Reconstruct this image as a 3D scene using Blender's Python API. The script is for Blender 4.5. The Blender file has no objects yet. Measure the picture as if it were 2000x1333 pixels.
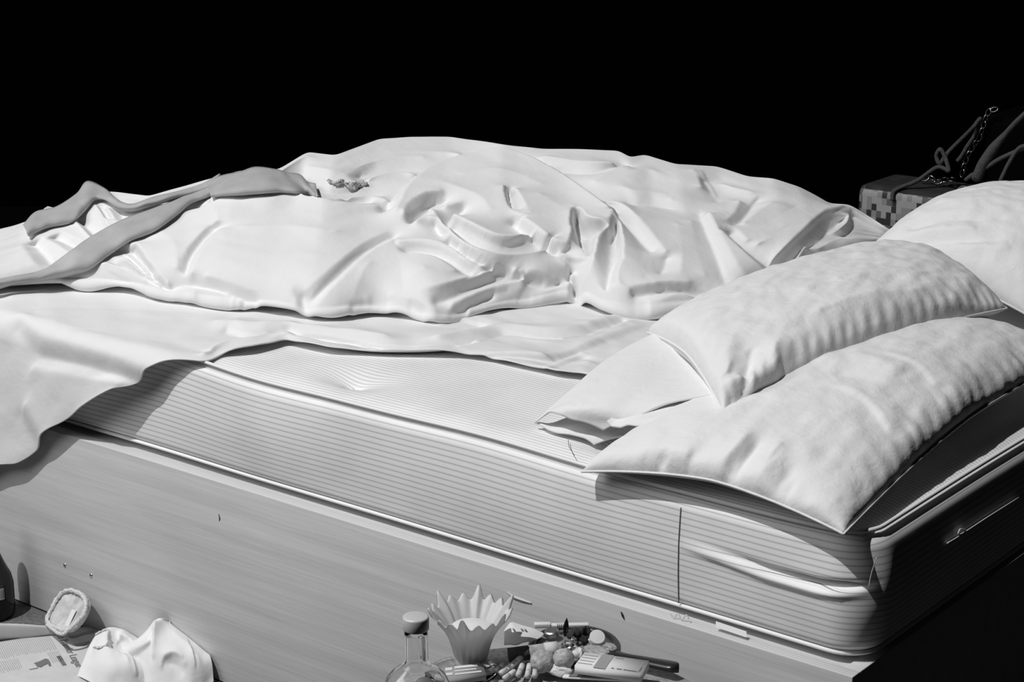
import bpy, bmesh, math, random
import numpy as np
from mathutils import Vector, Matrix, Euler
random.seed(7); RNG = np.random.default_rng(7)
S = bpy.context.scene
COL = S.collection

# ------------------------------------------------------------------ camera, light, exposure
CAM = np.array([1.221, -2.417, 1.723]); YAW = .666; PIT = .279; FPX = 3706.0
cam_d = bpy.data.cameras.new('camera'); cam = bpy.data.objects.new('camera', cam_d); COL.objects.link(cam)
cam.location = CAM; cam.rotation_euler = (math.pi/2 - PIT, 0, YAW)
cam_d.sensor_width = 36; cam_d.lens = 36*FPX/2000; cam_d.clip_start = .05
S.camera = cam
w = bpy.data.worlds.new('world'); S.world = w; w.use_nodes = True
w.node_tree.nodes['Background'].inputs[0].default_value = (1, 1, 1, 1)
w.node_tree.nodes['Background'].inputs[1].default_value = .001
def lamp(name, kind, loc, target, power, **k):
    d = bpy.data.lights.new(name, kind); d.energy = power
    for a, b in k.items(): setattr(d, a, b)
    o = bpy.data.objects.new(name, d); COL.objects.link(o); o.location = loc
    o.rotation_euler = (Vector(target) - Vector(loc)).to_track_quat('-Z', 'Y').to_euler()
    return o
SUN = np.array([-.13, -.50, .86])
SUN = SUN/np.linalg.norm(SUN)
lamp('gallery_spotlight', 'SPOT', np.array([-1.0, .5, .6]) + SUN*8.5, (-1.0, .5, .6), 2020,
     spot_size=math.radians(36), spot_blend=.25, shadow_soft_size=.035)
lamp('added_soft_fill', 'AREA', (-3.4, -3.2, 3.6), (-1.2, .3, .6), 76, size=2.5)  # added fill lamp with no known source, lifts shade in the cloth folds
vs = S.view_settings
vs.view_transform = 'Standard'; vs.look = 'None'; vs.exposure = 0; vs.gamma = 1; vs.use_curve_mapping = False

# ------------------------------------------------------------------ pixel measurement -> points in the place
FW = np.array([-math.sin(YAW)*math.cos(PIT), math.cos(YAW)*math.cos(PIT), -math.sin(PIT)])
RT = np.array([math.cos(YAW), math.sin(YAW), 0.]); UP = np.cross(RT, FW)
HZ = np.array([-math.sin(YAW), math.cos(YAW), 0.])           # level direction away from the viewer
def ray(px, py): return FW + RT*(px-1000)/FPX - UP*(py-666.5)/FPX
def atz(px, py, z): d = ray(px, py); return CAM + d*(z-CAM[2])/d[2]
def aty(px, py, y): d = ray(px, py); return CAM + d*(y-CAM[1])/d[1]
def proj(P):
    d = np.asarray(P) - CAM; q = d@FW
    return np.stack([1000+FPX*(d@RT)/q, 666.5-FPX*(d@UP)/q], -1)

# ------------------------------------------------------------------ materials (monochrome)
def mat(name, v, rough=.8, metal=0, trans=0, ior=1.45, bump=None, var=None, spec=.5, sheen=0):
    m = bpy.data.materials.new(name); m.use_nodes = True
    nt = m.node_tree; b = nt.nodes['Principled BSDF']
    b.inputs['Base Color'].default_value = (v, v, v, 1); b.inputs['Roughness'].default_value = rough
    b.inputs['Metallic'].default_value = metal; b.inputs['Transmission Weight'].default_value = trans
    b.inputs['IOR'].default_value = ior; b.inputs['Specular IOR Level'].default_value = spec
    tc = nt.nodes.new('ShaderNodeTexCoord')
    if var:
        sc, amt = var
        n = nt.nodes.new('ShaderNodeTexNoise'); n.inputs['Scale'].default_value = sc; n.inputs['Detail'].default_value = 6
        nt.links.new(tc.outputs['Object'], n.inputs['Vector'])
        r = nt.nodes.new('ShaderNodeMapRange'); r.inputs['From Min'].default_value = .3; r.inputs['From Max'].default_value = .7
        r.inputs['To Min'].default_value = v*(1-amt); r.inputs['To Max'].default_value = v*(1+amt)
        nt.links.new(n.outputs['Fac'], r.inputs['Value']); nt.links.new(r.outputs['Result'], b.inputs['Base Color'])
    prev = None
    for sc, st, dist in (bump or []):
        n = nt.nodes.new('ShaderNodeTexNoise'); n.inputs['Scale'].default_value = sc; n.inputs['Detail'].default_value = 5
        n.inputs['Distortion'].default_value = .4
        nt.links.new(tc.outputs['Object'], n.inputs['Vector'])
        u = nt.nodes.new('ShaderNodeBump'); u.inputs['Strength'].default_value = st; u.inputs['Distance'].default_value = dist
        nt.links.new(n.outputs['Fac'], u.inputs['Height'])
        if prev: nt.links.new(prev.outputs[0], u.inputs['Normal'])
        prev = u
    if prev: nt.links.new(prev.outputs[0], b.inputs['Normal'])
    return m
COTTON = mat('white_cotton', .80, .95, bump=[(9, .35, .012), (38, .22, .004)], spec=.1)
LINEN = mat('white_pillow_linen', .80, .95, bump=[(14, .45, .010), (55, .35, .004)], spec=.1)
SHEET = mat('white_sheet', .79, .95, bump=[(7, .35, .012), (30, .2, .004)], spec=.1)
NYLON = mat('grey_nylon', .44, .7, var=(14, .12), bump=[(20, .3, .006)], spec=.2)
BLACKWALL = mat('black_wall', .004, .95, spec=0)
FLOORM = mat('dark_floor', .018, .8, var=(6, .3), spec=.1)
RUGM = mat('rug_wool', .16, .98, var=(160, .35), bump=[(220, .6, .006)], spec=0)
METAL = mat('bright_metal', .7, .25, 1)
CAPM = mat('brushed_cap_metal', .62, .4, .1)
DULL = mat('dull_metal', .55, .4, 1)
GLASS = mat('clear_glass', 1, .01, 0, 1, 1.45)
FROST = mat('frosted_glass', .86, .35, 0, .45, 1.35)
BROWN = mat('dark_bottle_glass', .012, .08)
WAX = mat('white_wax', .8, .5)
PAPER = mat('white_paper', .72, .9)
NEWS = mat('newsprint', .58, .95, var=(30, .06))
INK = mat('grey_ink', .17, .9)
INK2 = mat('pale_ink', .33, .9)
DARK = mat('dark_plastic', .025, .3)
MIRRORM = mat('dull_mirror_face', .42, .25, .4)
WHITEP = mat('white_plastic', .75, .4)
CORK = mat('cork', .42, .9, var=(120, .35), bump=[(140, .6, .004)])
FILT = mat('pale_filter', .6, .9, var=(200, .1))
STUB = mat('dark_stub', .075, .8, var=(90, .3), bump=[(120, .5, .003)])
TOBACCO = mat('dark_leaf', .03, .85, var=(60, .6), bump=[(70, .8, .01)])
CLEARP = mat('clear_plastic', .9, .12, 0, .75, 1.3)
STRING = mat('white_thread', .7, .9)
ROPE = mat('grey_rope', .055, .9, bump=[(90, .7, .006)])
CASE = mat('black_leather', .0012, .8, spec=.03, bump=[(60, .4, .004)])
CHAINM = mat('chain_steel', .30, .25, 1)
TOPCASE = mat('dark_case_lid', .03, .7, spec=.1, var=(30, .3))
FUZZ = mat('fluffy_fleece', .72, .98, bump=[(150, .8, .01)], spec=0)
INSOLE = mat('worn_insole', .52, .9, var=(40, .25))

def wood_mat():
    m = bpy.data.materials.new('pale_plywood'); m.use_nodes = True; nt = m.node_tree; b = nt.nodes['Principled BSDF']
    tc = nt.nodes.new('ShaderNodeTexCoord')
    def noise(scale, sc, detail=8, dist=0):
        mp = nt.nodes.new('ShaderNodeMapping'); mp.inputs['Scale'].default_value = scale
        nt.links.new(tc.outputs['Object'], mp.inputs['Vector'])
        n = nt.nodes.new('ShaderNodeTexNoise'); n.inputs['Scale'].default_value = sc; n.inputs['Detail'].default_value = detail
        n.inputs['Distortion'].default_value = dist
        nt.links.new(mp.outputs[0], n.inputs['Vector']); return n
    a = noise((.35, 8, 8), 4, 8, .6); c = noise((1.2, 40, 40), 5, 4); e = noise((1, 1, 1), 2.2, 3)
    def mix(x, y, k):
        q = nt.nodes.new('ShaderNodeMath'); q.operation = 'MULTIPLY_ADD'
        nt.links.new(x, q.inputs[0]); q.inputs[1].default_value = k; nt.links.new(y, q.inputs[2]); return q.outputs[0]
    z = nt.nodes.new('ShaderNodeValue'); z.outputs[0].default_value = 0
    s = mix(a.outputs['Fac'], z.outputs[0], .5); s = mix(c.outputs['Fac'], s, .25); s = mix(e.outputs['Fac'], s, .25)
    r = nt.nodes.new('ShaderNodeMapRange'); r.inputs['From Min'].default_value = .33; r.inputs['From Max'].default_value = .66
    r.inputs['To Min'].default_value = .52; r.inputs['To Max'].default_value = .70
    nt.links.new(s, r.inputs['Value']); nt.links.new(r.outputs[0], b.inputs['Base Color'])
    b.inputs['Roughness'].default_value = .6; b.inputs['Specular IOR Level'].default_value = .25
    u = nt.nodes.new('ShaderNodeBump'); u.inputs['Strength'].default_value = .15; u.inputs['Distance'].default_value = .002
    nt.links.new(c.outputs['Fac'], u.inputs['Height']); nt.links.new(u.outputs[0], b.inputs['Normal'])
    return m
WOOD = wood_mat()
def ply_mat():
    m = bpy.data.materials.new('plywood_edge'); m.use_nodes = True; nt = m.node_tree; b = nt.nodes['Principled BSDF']
    tc = nt.nodes.new('ShaderNodeTexCoord'); sp = nt.nodes.new('ShaderNodeSeparateXYZ'); nt.links.new(tc.outputs['Object'], sp.inputs[0])
    q = nt.nodes.new('ShaderNodeMath'); q.operation = 'MULTIPLY'; q.inputs[1].default_value = 2*math.pi/.0065
    nt.links.new(sp.outputs['Y'], q.inputs[0])
    s = nt.nodes.new('ShaderNodeMath'); s.operation = 'SINE'; nt.links.new(q.outputs[0], s.inputs[0])
    r = nt.nodes.new('ShaderNodeMapRange'); r.inputs['From Min'].default_value = -1; r.inputs['From Max'].default_value = 1
    r.inputs['To Min'].default_value = .52; r.inputs['To Max'].default_value = .68
    nt.links.new(s.outputs[0], r.inputs['Value']); nt.links.new(r.outputs[0], b.inputs['Base Color'])
    b.inputs['Roughness'].default_value = .8; b.inputs['Specular IOR Level'].default_value = .1
    return m
PLYEDGE = ply_mat()
def ticking_mat():
    m = bpy.data.materials.new('striped_ticking'); m.use_nodes = True; nt = m.node_tree; b = nt.nodes['Principled BSDF']
    uv = nt.nodes.new('ShaderNodeUVMap'); uv.uv_map = 'UVMap'
    sp = nt.nodes.new('ShaderNodeSeparateXYZ'); nt.links.new(uv.outputs[0], sp.inputs[0])
    def M(op, a, b_=None, c=None):
        q = nt.nodes.new('ShaderNodeMath'); q.operation = op
        for i, x in enumerate((a, b_, c)):
            if x is None: continue
            if isinstance(x, (int, float)): q.inputs[i].default_value = x
            else: nt.links.new(x, q.inputs[i])
        return q.outputs[0]
    n = nt.nodes.new('ShaderNodeTexNoise'); n.inputs['Scale'].default_value = 5; nt.links.new(uv.outputs[0], n.inputs['Vector'])
    f = M('FRACT', M('MULTIPLY', sp.outputs['Y'], 1/.0105))
    # one dark line with a paler twin on each side of it in every repeat
    def line(c, wd, k): 
        d = M('ABSOLUTE', M('SUBTRACT', f, c)); return M('MULTIPLY', M('SMOOTH_MIN', M('MAXIMUM', M('SUBTRACT', 1, M('DIVIDE', d, wd)), 0), 1, .05), k)
    tot = M('ADD', M('ADD', line(.5, .08, 1.0), line(.31, .05, .30)), line(.69, .05, .30))
    tot = M('ADD', tot, line(.5, .30, .06))
    dark = M('MINIMUM', tot, 1)
    st = nt.nodes.new('ShaderNodeTexNoise'); st.inputs['Scale'].default_value = 7; st.inputs['Detail'].default_value = 4; nt.links.new(uv.outputs[0], st.inputs['Vector'])
    base = nt.nodes.new('ShaderNodeMapRange'); base.inputs['From Min'].default_value = .35; base.inputs['From Max'].default_value = .6
    base.inputs['To Min'].default_value = .85; base.inputs['To Max'].default_value = .92; nt.links.new(st.outputs['Fac'], base.inputs['Value'])
    wv = M('SINE', M('MULTIPLY', sp.outputs['X'], 2*math.pi/.0022))
    dk = M('MULTIPLY', dark, M('MULTIPLY_ADD', wv, .12, .86))
    col = M('MULTIPLY', base.outputs[0], M('SUBTRACT', 1, M('MULTIPLY', dk, .82)))
    nt.links.new(col, b.inputs['Base Color']); b.inputs['Roughness'].default_value = .9; b.inputs['Specular IOR Level'].default_value = .1
    u = nt.nodes.new('ShaderNodeBump'); u.inputs['Strength'].default_value = .2; u.inputs['Distance'].default_value = .006
    nt.links.new(n.outputs['Fac'], u.inputs['Height']); nt.links.new(u.outputs[0], b.inputs['Normal'])
    return m
TICK = ticking_mat()
def patch_mat():
    m = bpy.data.materials.new('patchwork_case_cloth'); m.use_nodes = True; nt = m.node_tree; b = nt.nodes['Principled BSDF']
    tc = nt.nodes.new('ShaderNodeTexCoord'); mp = nt.nodes.new('ShaderNodeMapping'); mp.inputs['Scale'].default_value = (72, 72, 58)
    nt.links.new(tc.outputs['Object'], mp.inputs['Vector'])
    fl = nt.nodes.new('ShaderNodeVectorMath'); fl.operation = 'FLOOR'; nt.links.new(mp.outputs[0], fl.inputs[0])
    wn = nt.nodes.new('ShaderNodeTexWhiteNoise'); nt.links.new(fl.outputs[0], wn.inputs['Vector'])
    r = nt.nodes.new('ShaderNodeValToRGB'); r.color_ramp.interpolation = 'CONSTANT'
    e = r.color_ramp.elements; e[0].color = (.02, .02, .02, 1); e[1].position = .2; e[1].color = (.10, .10, .10, 1)
    for p, v in ((.45, .22), (.7, .30)): q = e.new(p); q.color = (v, v, v, 1)
    nt.links.new(wn.outputs['Value'], r.inputs[0]); nt.links.new(r.outputs[0], b.inputs['Base Color']); b.inputs['Roughness'].default_value = .7
    return m
PATCH = patch_mat()

# ------------------------------------------------------------------ building helpers
def link(name, me, m, parent=None, smooth=True):
    o = bpy.data.objects.new(name, me); COL.objects.link(o)
    for q in (m if isinstance(m, (list, tuple)) else [m]): me.materials.append(q)
    if smooth: me.polygons.foreach_set('use_smooth', [True]*len(me.polygons))
    if parent: o.parent = parent; 
    return o
def tag(o, label, cat, group=None):
    o['label'] = label; o['category'] = cat
    if group: o['group'] = group
    return o
def thing(name, label, cat, loc=(0, 0, 0), group=None, rz=0):
    o = bpy.data.objects.new(name, None); COL.objects.link(o); o.location = loc; o.rotation_euler = (0, 0, rz)
    return tag(o, label, cat, group)
def mesh(V, F, name='m'):
    me = bpy.data.meshes.new(name); me.from_pydata([tuple(map(float, v)) for v in V], [], [tuple(map(int, f)) for f in F]); me.update(); return me
def gridmesh(P, wrap=False):
    n, m = P.shape[:2]; V = P.reshape(-1, 3)
    i, j = np.meshgrid(np.arange(n if wrap else n-1), np.arange(m-1), indexing='ij')
    i2 = (i+1) % n
    F = np.stack([i*m+j, i2*m+j, i2*m+j+1, i*m+j+1], -1).reshape(-1, 4)
    return mesh(V, F)
def bmobj(name, bm, m, parent=None, smooth=True):
    me = bpy.data.meshes.new(name); bm.to_mesh(me); bm.free(); return link(name, me, m, parent, smooth)
def box_bm(x0, x1, y0, y1, z0, z1, bev=.002, seg=2):
    bm = bmesh.new(); bmesh.ops.create_cube(bm, size=1)
    for v in bm.verts: v.co = Vector(((x0+x1)/2+v.co.x*(x1-x0), (y0+y1)/2+v.co.y*(y1-y0), (z0+z1)/2+v.co.z*(z1-z0)))
    if bev: bmesh.ops.bevel(bm, geom=bm.edges[:], offset=bev, segments=seg, affect='EDGES', profile=.6)
    return bm
def lathe(prof, seg=48):
    prof = np.array(prof, float); th = np.linspace(0, 2*math.pi, seg, endpoint=False)
    P = np.stack([prof[None, :, 0]*np.cos(th)[:, None], prof[None, :, 0]*np.sin(th)[:, None], np.repeat(prof[None, :, 1], seg, 0)], -1)
    return gridmesh(P, True)
def spline(pts, n):
    pts = np.array(pts, float)
    if len(pts) < 3: t = np.linspace(0, 1, n)[:, None]; return pts[0]*(1-t)+pts[-1]*t
    q = np.vstack([2*pts[0]-pts[1], pts, 2*pts[-1]-pts[-2]]); L = len(pts)-1; out = []
    for s in np.linspace(0, L, n):
        k = min(int(s), L-1); t = s-k; a, b, c, d = q[k:k+4]
        out.append(.5*((2*b)+(-a+c)*t+(2*a-5*b+4*c-d)*t*t+(-a+3*b-3*c+d)*t**3))
    return np.array(out)
def tube(pts, rad, seg=8, n=None, closed=False):
    P = spline(pts, n or max(8, len(pts)*5)) if not closed else np.array(pts, float)
    n = len(P); rad = np.broadcast_to(np.interp(np.linspace(0, 1, n), np.linspace(0, 1, np.size(rad)), np.atleast_1d(rad)), n)
    if closed: T = np.roll(P, -1, 0)-np.roll(P, 1, 0)
    else: T = np.gradient(P, axis=0)
    T /= np.linalg.norm(T, axis=1)[:, None]+1e-12
    a = np.array([0, 0, 1.]) if abs(T[0, 2]) < .9 else np.array([1., 0, 0]); N = np.cross(T[0], a); N /= np.linalg.norm(N); rows = []
    th = np.linspace(0, 2*math.pi, seg, endpoint=False)
    for i in range(n):
        N = N-T[i]*(N@T[i]); N /= np.linalg.norm(N); B = np.cross(T[i], N)
        rows.append(P[i]+rad[i]*(np.cos(th)[:, None]*N+np.sin(th)[:, None]*B))
    R = np.array(rows); V = R.reshape(-1, 3); F = []
    for i in range(n if closed else n-1):
        for j in range(seg): i2 = (i+1) % n; F.append((i*seg+j, i*seg+(j+1) % seg, i2*seg+(j+1) % seg, i2*seg+j))
    if not closed: F += [tuple(range(seg))[::-1], tuple(range((n-1)*seg, n*seg))]
    return mesh(V, F)
def blur(A, s):
    if s <= 0: return A
    k = int(math.ceil(s*2.5)); w_ = np.exp(-.5*(np.arange(-k, k+1)/s)**2); w_ /= w_.sum()
    for ax in (0, 1):
        B = np.moveaxis(A, ax, 0); pad = np.concatenate([np.repeat(B[:1], k, 0), B, np.repeat(B[-1:], k, 0)])
        A = np.moveaxis(sum(w_[i]*pad[i:i+B.shape[0]] for i in range(2*k+1)), 0, ax)
    return A
def noise2(n, m, s, s2=None):
    A = RNG.normal(size=(n, m)); k = blur(A, s) if s2 is None else np.moveaxis(blur(np.moveaxis(blur(A, 1), 0, 0), s), 0, 0)
    k -= k.mean(); return k/(k.std()+1e-9)
def relax(val, msk, screen, its=260):
    """surface pulled taut between marked ridge and valley lines, coarse to fine"""
    def lvl(v, m, k):
        if k == 1: return v, m
        n0, n1 = -(-v.shape[0]//k), -(-v.shape[1]//k)
        V = np.zeros((n0*k, n1*k)); M = np.zeros((n0*k, n1*k)); V[:v.shape[0], :v.shape[1]] = v*m; M[:v.shape[0], :v.shape[1]] = m
        V = V.reshape(n0, k, n1, k).sum((1, 3)); M = M.reshape(n0, k, n1, k).sum((1, 3))
        return np.where(M > 0, V/np.maximum(M, 1e-9), 0), (M > 0).astype(float)
    f = None
    for k in (16, 8, 4, 2, 1):
        v, m = lvl(val, msk, k)
        if f is None: f = v.copy()
        else:
            f = np.repeat(np.repeat(f, 2, 0), 2, 1)[:v.shape[0], :v.shape[1]]
        f = np.where(m > 0, v, f); sc = (k/screen)**2
        for _ in range(its if k > 1 else its//3):
            p = np.pad(f, 1, mode='edge'); g = (p[:-2, 1:-1]+p[2:, 1:-1]+p[1:-1, :-2]+p[1:-1, 2:])/(4+sc)
            f = np.where(m > 0, v, g)
    return f
def drape(P, D, feats, screen=22, soft=1.3, fix=None, kc=1.0):
    """P: grid of points, D: way the folds rise; feats: [(height cm or list, [(px,py),...])] read off the photo"""
    D = np.asarray(D, float); D = D/np.linalg.norm(D)
    n = np.cross(np.gradient(P, axis=0), np.gradient(P, axis=1)); n *= np.sign(np.median(n@D))
    face = ((CAM-P)*n).sum(-1) > 0
    val = np.zeros(P.shape[:2]); cnt = np.zeros(P.shape[:2]); cache = {}
    for d, pts in feats:
        pts = np.array(pts, float); seg = np.linalg.norm(np.diff(pts, axis=0), axis=1); L = np.r_[0, seg.cumsum()]
        q = spline(pts, max(3, int(L[-1]/3)))
        dd = np.interp(np.linspace(0, 1, len(q)), np.linspace(0, 1, np.size(d)), np.atleast_1d(d))
        ij = []; hh = []
        for (x, y), h in zip(q, dd):
            k = kc
            if k not in cache:
                c = proj(P+D*k*.01); c[~face] = 1e6; cache[k] = c
            c = cache[k]; e = (c[..., 0]-x)**2+(c[..., 1]-y)**2; i = np.argmin(e)
            if e.flat[i] > 60: continue
            ij.append(divmod(i, P.shape[1])); hh.append(h)
        if len(ij) < 3: continue
        ij = np.array(ij, float); W = 2
        pd = np.pad(ij, ((W, W), (0, 0)), mode='edge'); ij = np.median([pd[k:k+len(ij)] for k in range(2*W+1)], 0)
        for _ in range(2): pd = np.pad(ij, ((1, 1), (0, 0)), mode='edge'); ij = (pd[:-2]+2*pd[1:-1]+pd[2:])/4
        for a_, b_, h0, h1 in zip(ij[:-1], ij[1:], hh[:-1], hh[1:]):
            st_ = int(np.abs(b_-a_).max())+1
            if st_ > 25: continue
            for t_ in np.linspace(0, 1, st_+1):
                i_, j_ = np.round(a_+(b_-a_)*t_).astype(int); val[i_, j_] += (h0+(h1-h0)*t_)*.01; cnt[i_, j_] += 1
    if fix is not None: val[fix] = 0; cnt[fix] = 1
    m = cnt > 0; val[m] /= cnt[m]
    f = relax(val, m.astype(float), screen)
    return blur(f, soft)
def interp_px(table, a_grid, cols):
    t = np.array(table); o = np.argsort(t[:, 0]); t = t[o]
    return [np.interp(a_grid, t[:, 0], t[:, c]) for c in cols]
class Seen:
    """distance of a built cloth surface along measured lines of sight"""
    def __init__(self, G, up=3):
        n, m = G.shape[:2]; a = np.linspace(0, n-1, n*up); b = np.linspace(0, m-1, m*up)
        i = np.minimum(a.astype(int), n-2); j = np.minimum(b.astype(int), m-2); fa = (a-i)[:, None, None]; fb = (b-j)[None, :, None]
        g = lambda x, y: G[np.ix_(x, y)]
        Q = (g(i, j)*(1-fa)+g(i+1, j)*fa)*(1-fb)+(g(i, j+1)*(1-fa)+g(i+1, j+1)*fa)*fb
        p = proj(Q).reshape(-1, 2); dep = ((Q-CAM)@FW).reshape(-1); x = ((p[:, 0]+200)/2).astype(int); y = (p[:, 1]/2).astype(int)
        ok = (x >= 0) & (x < 1300) & (y >= 0) & (y < 700); Z_ = np.full((1300, 700), np.inf); np.minimum.at(Z_, (x[ok], y[ok]), dep[ok])
        for _ in range(40):
            h = ~np.isfinite(Z_)
            if not h.any(): break
            q = np.pad(Z_, 1, constant_values=np.inf); st = np.stack([q[:-2, 1:-1], q[2:, 1:-1], q[1:-1, :-2], q[1:-1, 2:]]); fin = np.isfinite(st)
            c = fin.sum(0); Z_ = np.where(h & (c > 0), np.where(fin, st, 0).sum(0)/np.maximum(c, 1), Z_)
        self.Z = Z_
    def dep(self, px, py):
        x = np.clip((np.asarray(px)+200)/2, 0, 1299).astype(int); y = np.clip(np.asarray(py)/2, 0, 699).astype(int); z = self.Z[x, y]
        if not np.isfinite(z).all(): z = np.where(np.isfinite(z), z, np.nanmedian(z[np.isfinite(z)]) if np.isfinite(z).any() else 5)
        return z
def trace(c, face_bad, pts, gap):
    ij = []
    for x, y in pts:
        e = (c[..., 0]-x)**2+(c[..., 1]-y)**2; k = np.argmin(e); ij.append(divmod(k, c.shape[1]))
    ij = np.array(ij, float); W = 3
    pd = np.pad(ij, ((W, W), (0, 0)), mode='edge'); ij = np.median([pd[k:k+len(ij)] for k in range(2*W+1)], 0)
    for _ in range(4): pd = np.pad(ij, ((1, 1), (0, 0)), mode='edge'); ij = (pd[:-2]+2*pd[1:-1]+pd[2:])/4
    return ij
def creases(P, D, folds, screen=40, soft=.7, fix=None, gap=2.2, lowk=.35):
    """sharp overlaps: the cloth stands high along the inner side of each line and drops away just outside it"""
    D = np.asarray(D, float); D = D/np.linalg.norm(D)
    n = np.cross(np.gradient(P, axis=0), np.gradient(P, axis=1)); n *= np.sign(np.median(n@D)); face = ((CAM-P)*n).sum(-1) > 0
    val = np.zeros(P.shape[:2]); cnt = np.zeros(P.shape[:2]); cache = {}
    for E_, I_, H in folds:
        E_, I_ = np.array(E_, float), np.array(I_, float); N = max(8, int(np.linalg.norm(np.diff(E_, axis=0), axis=1).sum()/2.5))
        e, q = spline(E_, N), spline(I_, N); s = np.linspace(0, 1, N); h = np.interp(s, np.linspace(0, 1, np.size(H)), np.atleast_1d(H))*np.sin(np.clip(np.minimum(s, 1-s)/.12, .12, 1)*math.pi/2)
        k = .5
        if k not in cache: c = proj(P+D*k*.01); c[~face] = 1e6; cache[k] = c
        a = trace(cache[k], face, e, gap); b = trace(cache[k], face, e+(q-e)*.25, gap)
        T = np.gradient(a, axis=0); T /= np.linalg.norm(T, axis=1)[:, None]+1e-9; nr = np.stack([-T[:, 1], T[:, 0]], 1)
        sg = np.sign(np.median(((b-a)*nr).sum(1))) or 1; nr = nr*sg
        lo = -lowk*h
        for off, v_ in ((gap/2+.5, h), (gap/2, h), (-gap/2, lo), (-gap/2-.5, lo)):
            p = a+nr*off
            for m0 in range(N-1):
                st_ = int(np.abs(p[m0+1]-p[m0]).max()*1.5)+1
                if st_ > 60: continue
                for t_ in np.linspace(0, 1, st_+1):
                    i_, j_ = np.round(p[m0]+(p[m0+1]-p[m0])*t_).astype(int)
                    if 0 <= i_ < P.shape[0] and 0 <= j_ < P.shape[1]: val[i_, j_] += (v_[m0]*(1-t_)+v_[m0+1]*t_)*.01; cnt[i_, j_] += 1
    if fix is not None: val[fix] = 0; cnt[fix] = 1
    m = cnt > 0; val[m] /= cnt[m]
    return blur(relax(val, m.astype(float), screen), soft)
def text_mesh(s, size):
    c = bpy.data.curves.new('t', 'FONT'); c.body = s; c.size = size; c.extrude = 0
    o = bpy.data.objects.new('t', c); COL.objects.link(o); dg = bpy.context.evaluated_depsgraph_get(); dg.update()
    me = bpy.data.meshes.new_from_object(o.evaluated_get(dg)); bpy.data.objects.remove(o); return me

# ------------------------------------------------------------------ setting
ZB = .44; ZT = .66                       # top of the wooden base, top of the mattress
BX0, BY1 = -2.5, 1.55                   # foot end, far side
fl = bmobj('floor', box_bm(-9, 6, -6, 9, -.1, 0, 0), FLOORM, smooth=False); fl['kind'] = 'structure'
wd = 8.15; wc = CAM + HZ*wd
wl = mesh([wc+RT*s*7+np.array([0, 0, z-CAM[2]])+HZ*t for t in (0, .1) for s in (-1, 1) for z in (0, 4)],
          [(0, 2, 3, 1), (4, 5, 7, 6), (0, 1, 5, 4), (2, 6, 7, 3), (1, 3, 7, 5), (0, 4, 6, 2)])
wl = link('wall_back', wl, BLACKWALL, smooth=False); wl['kind'] = 'structure'
rug = bmobj('rug', box_bm(-3.0, -.95, -1.3, -.035, 0, .008, .003), RUGM)
tag(rug, 'grey woollen rug on the floor along the near side of the bed', 'rug')

# ------------------------------------------------------------------ wooden bed base
base = thing('plywood_platform', 'pale plywood box base carrying the striped mattress', 'bed base', (-1.19, .77, 0))
def part(o, p): o.parent = p; o.matrix_parent_inverse = Matrix.Translation(-Vector(p.location)); return o
PY = -.034
sp_ = part(bmobj('side_panel', box_bm(BX0-.02, .005, PY, PY+.026, .008, ZB, .0012), [WOOD, PLYEDGE]), base)
for p in sp_.data.polygons:
    if p.normal.z > .8: p.material_index = 1
part(bmobj('head_panel', box_bm(-.021, .005, PY+.0265, BY1+.03, 0, ZB, .0012), WOOD), base)
part(bmobj('foot_panel', box_bm(BX0-.02, BX0+.006, PY+.0265, BY1+.03, 0, ZB, .0012), WOOD), base)
part(bmobj('back_panel', box_bm(BX0+.0065, -.0215, BY1+.004, BY1+.03, 0, ZB, .0012), WOOD), base)
part(bmobj('deck', box_bm(BX0+.0065, -.0215, PY+.0265, BY1+.0035, ZB-.024, ZB-.004, .001), WOOD), base)
for px, py in ((127, 1105), (178, 1125)):
    c = aty(px, py, PY); me = lathe([(0, .0022), (.003, .002), (.0045, .0006), (.005, 0)], 16)
    me.transform(Matrix.Translation(Vector(c)) @ Matrix.Rotation(math.pi/2, 4, 'X')); part(link('screw', me, METAL), base)
def strip(pts, wdt, y):          # sliver of torn veneer on the panel
    q = [aty(a, b, y) for a, b in pts]; return tube(q, wdt, 6)
part(link('splinter', strip([(990, 1157), (1002, 1166), (1020, 1173), (1038, 1179)], [.0006, .0022, .0022, .001], PY-.001), WOOD), base)
part(link('splinter', strip([(1213, 1196), (1216, 1203), (1219, 1210)], [.001, .002, .0008], PY-.001), TOBACCO), base)
part(link('splinter', strip([(427, 1005), (429, 1012), (428, 1018)], [.0006, .0012, .0006], PY-.0005), TOBACCO), base)

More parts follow.
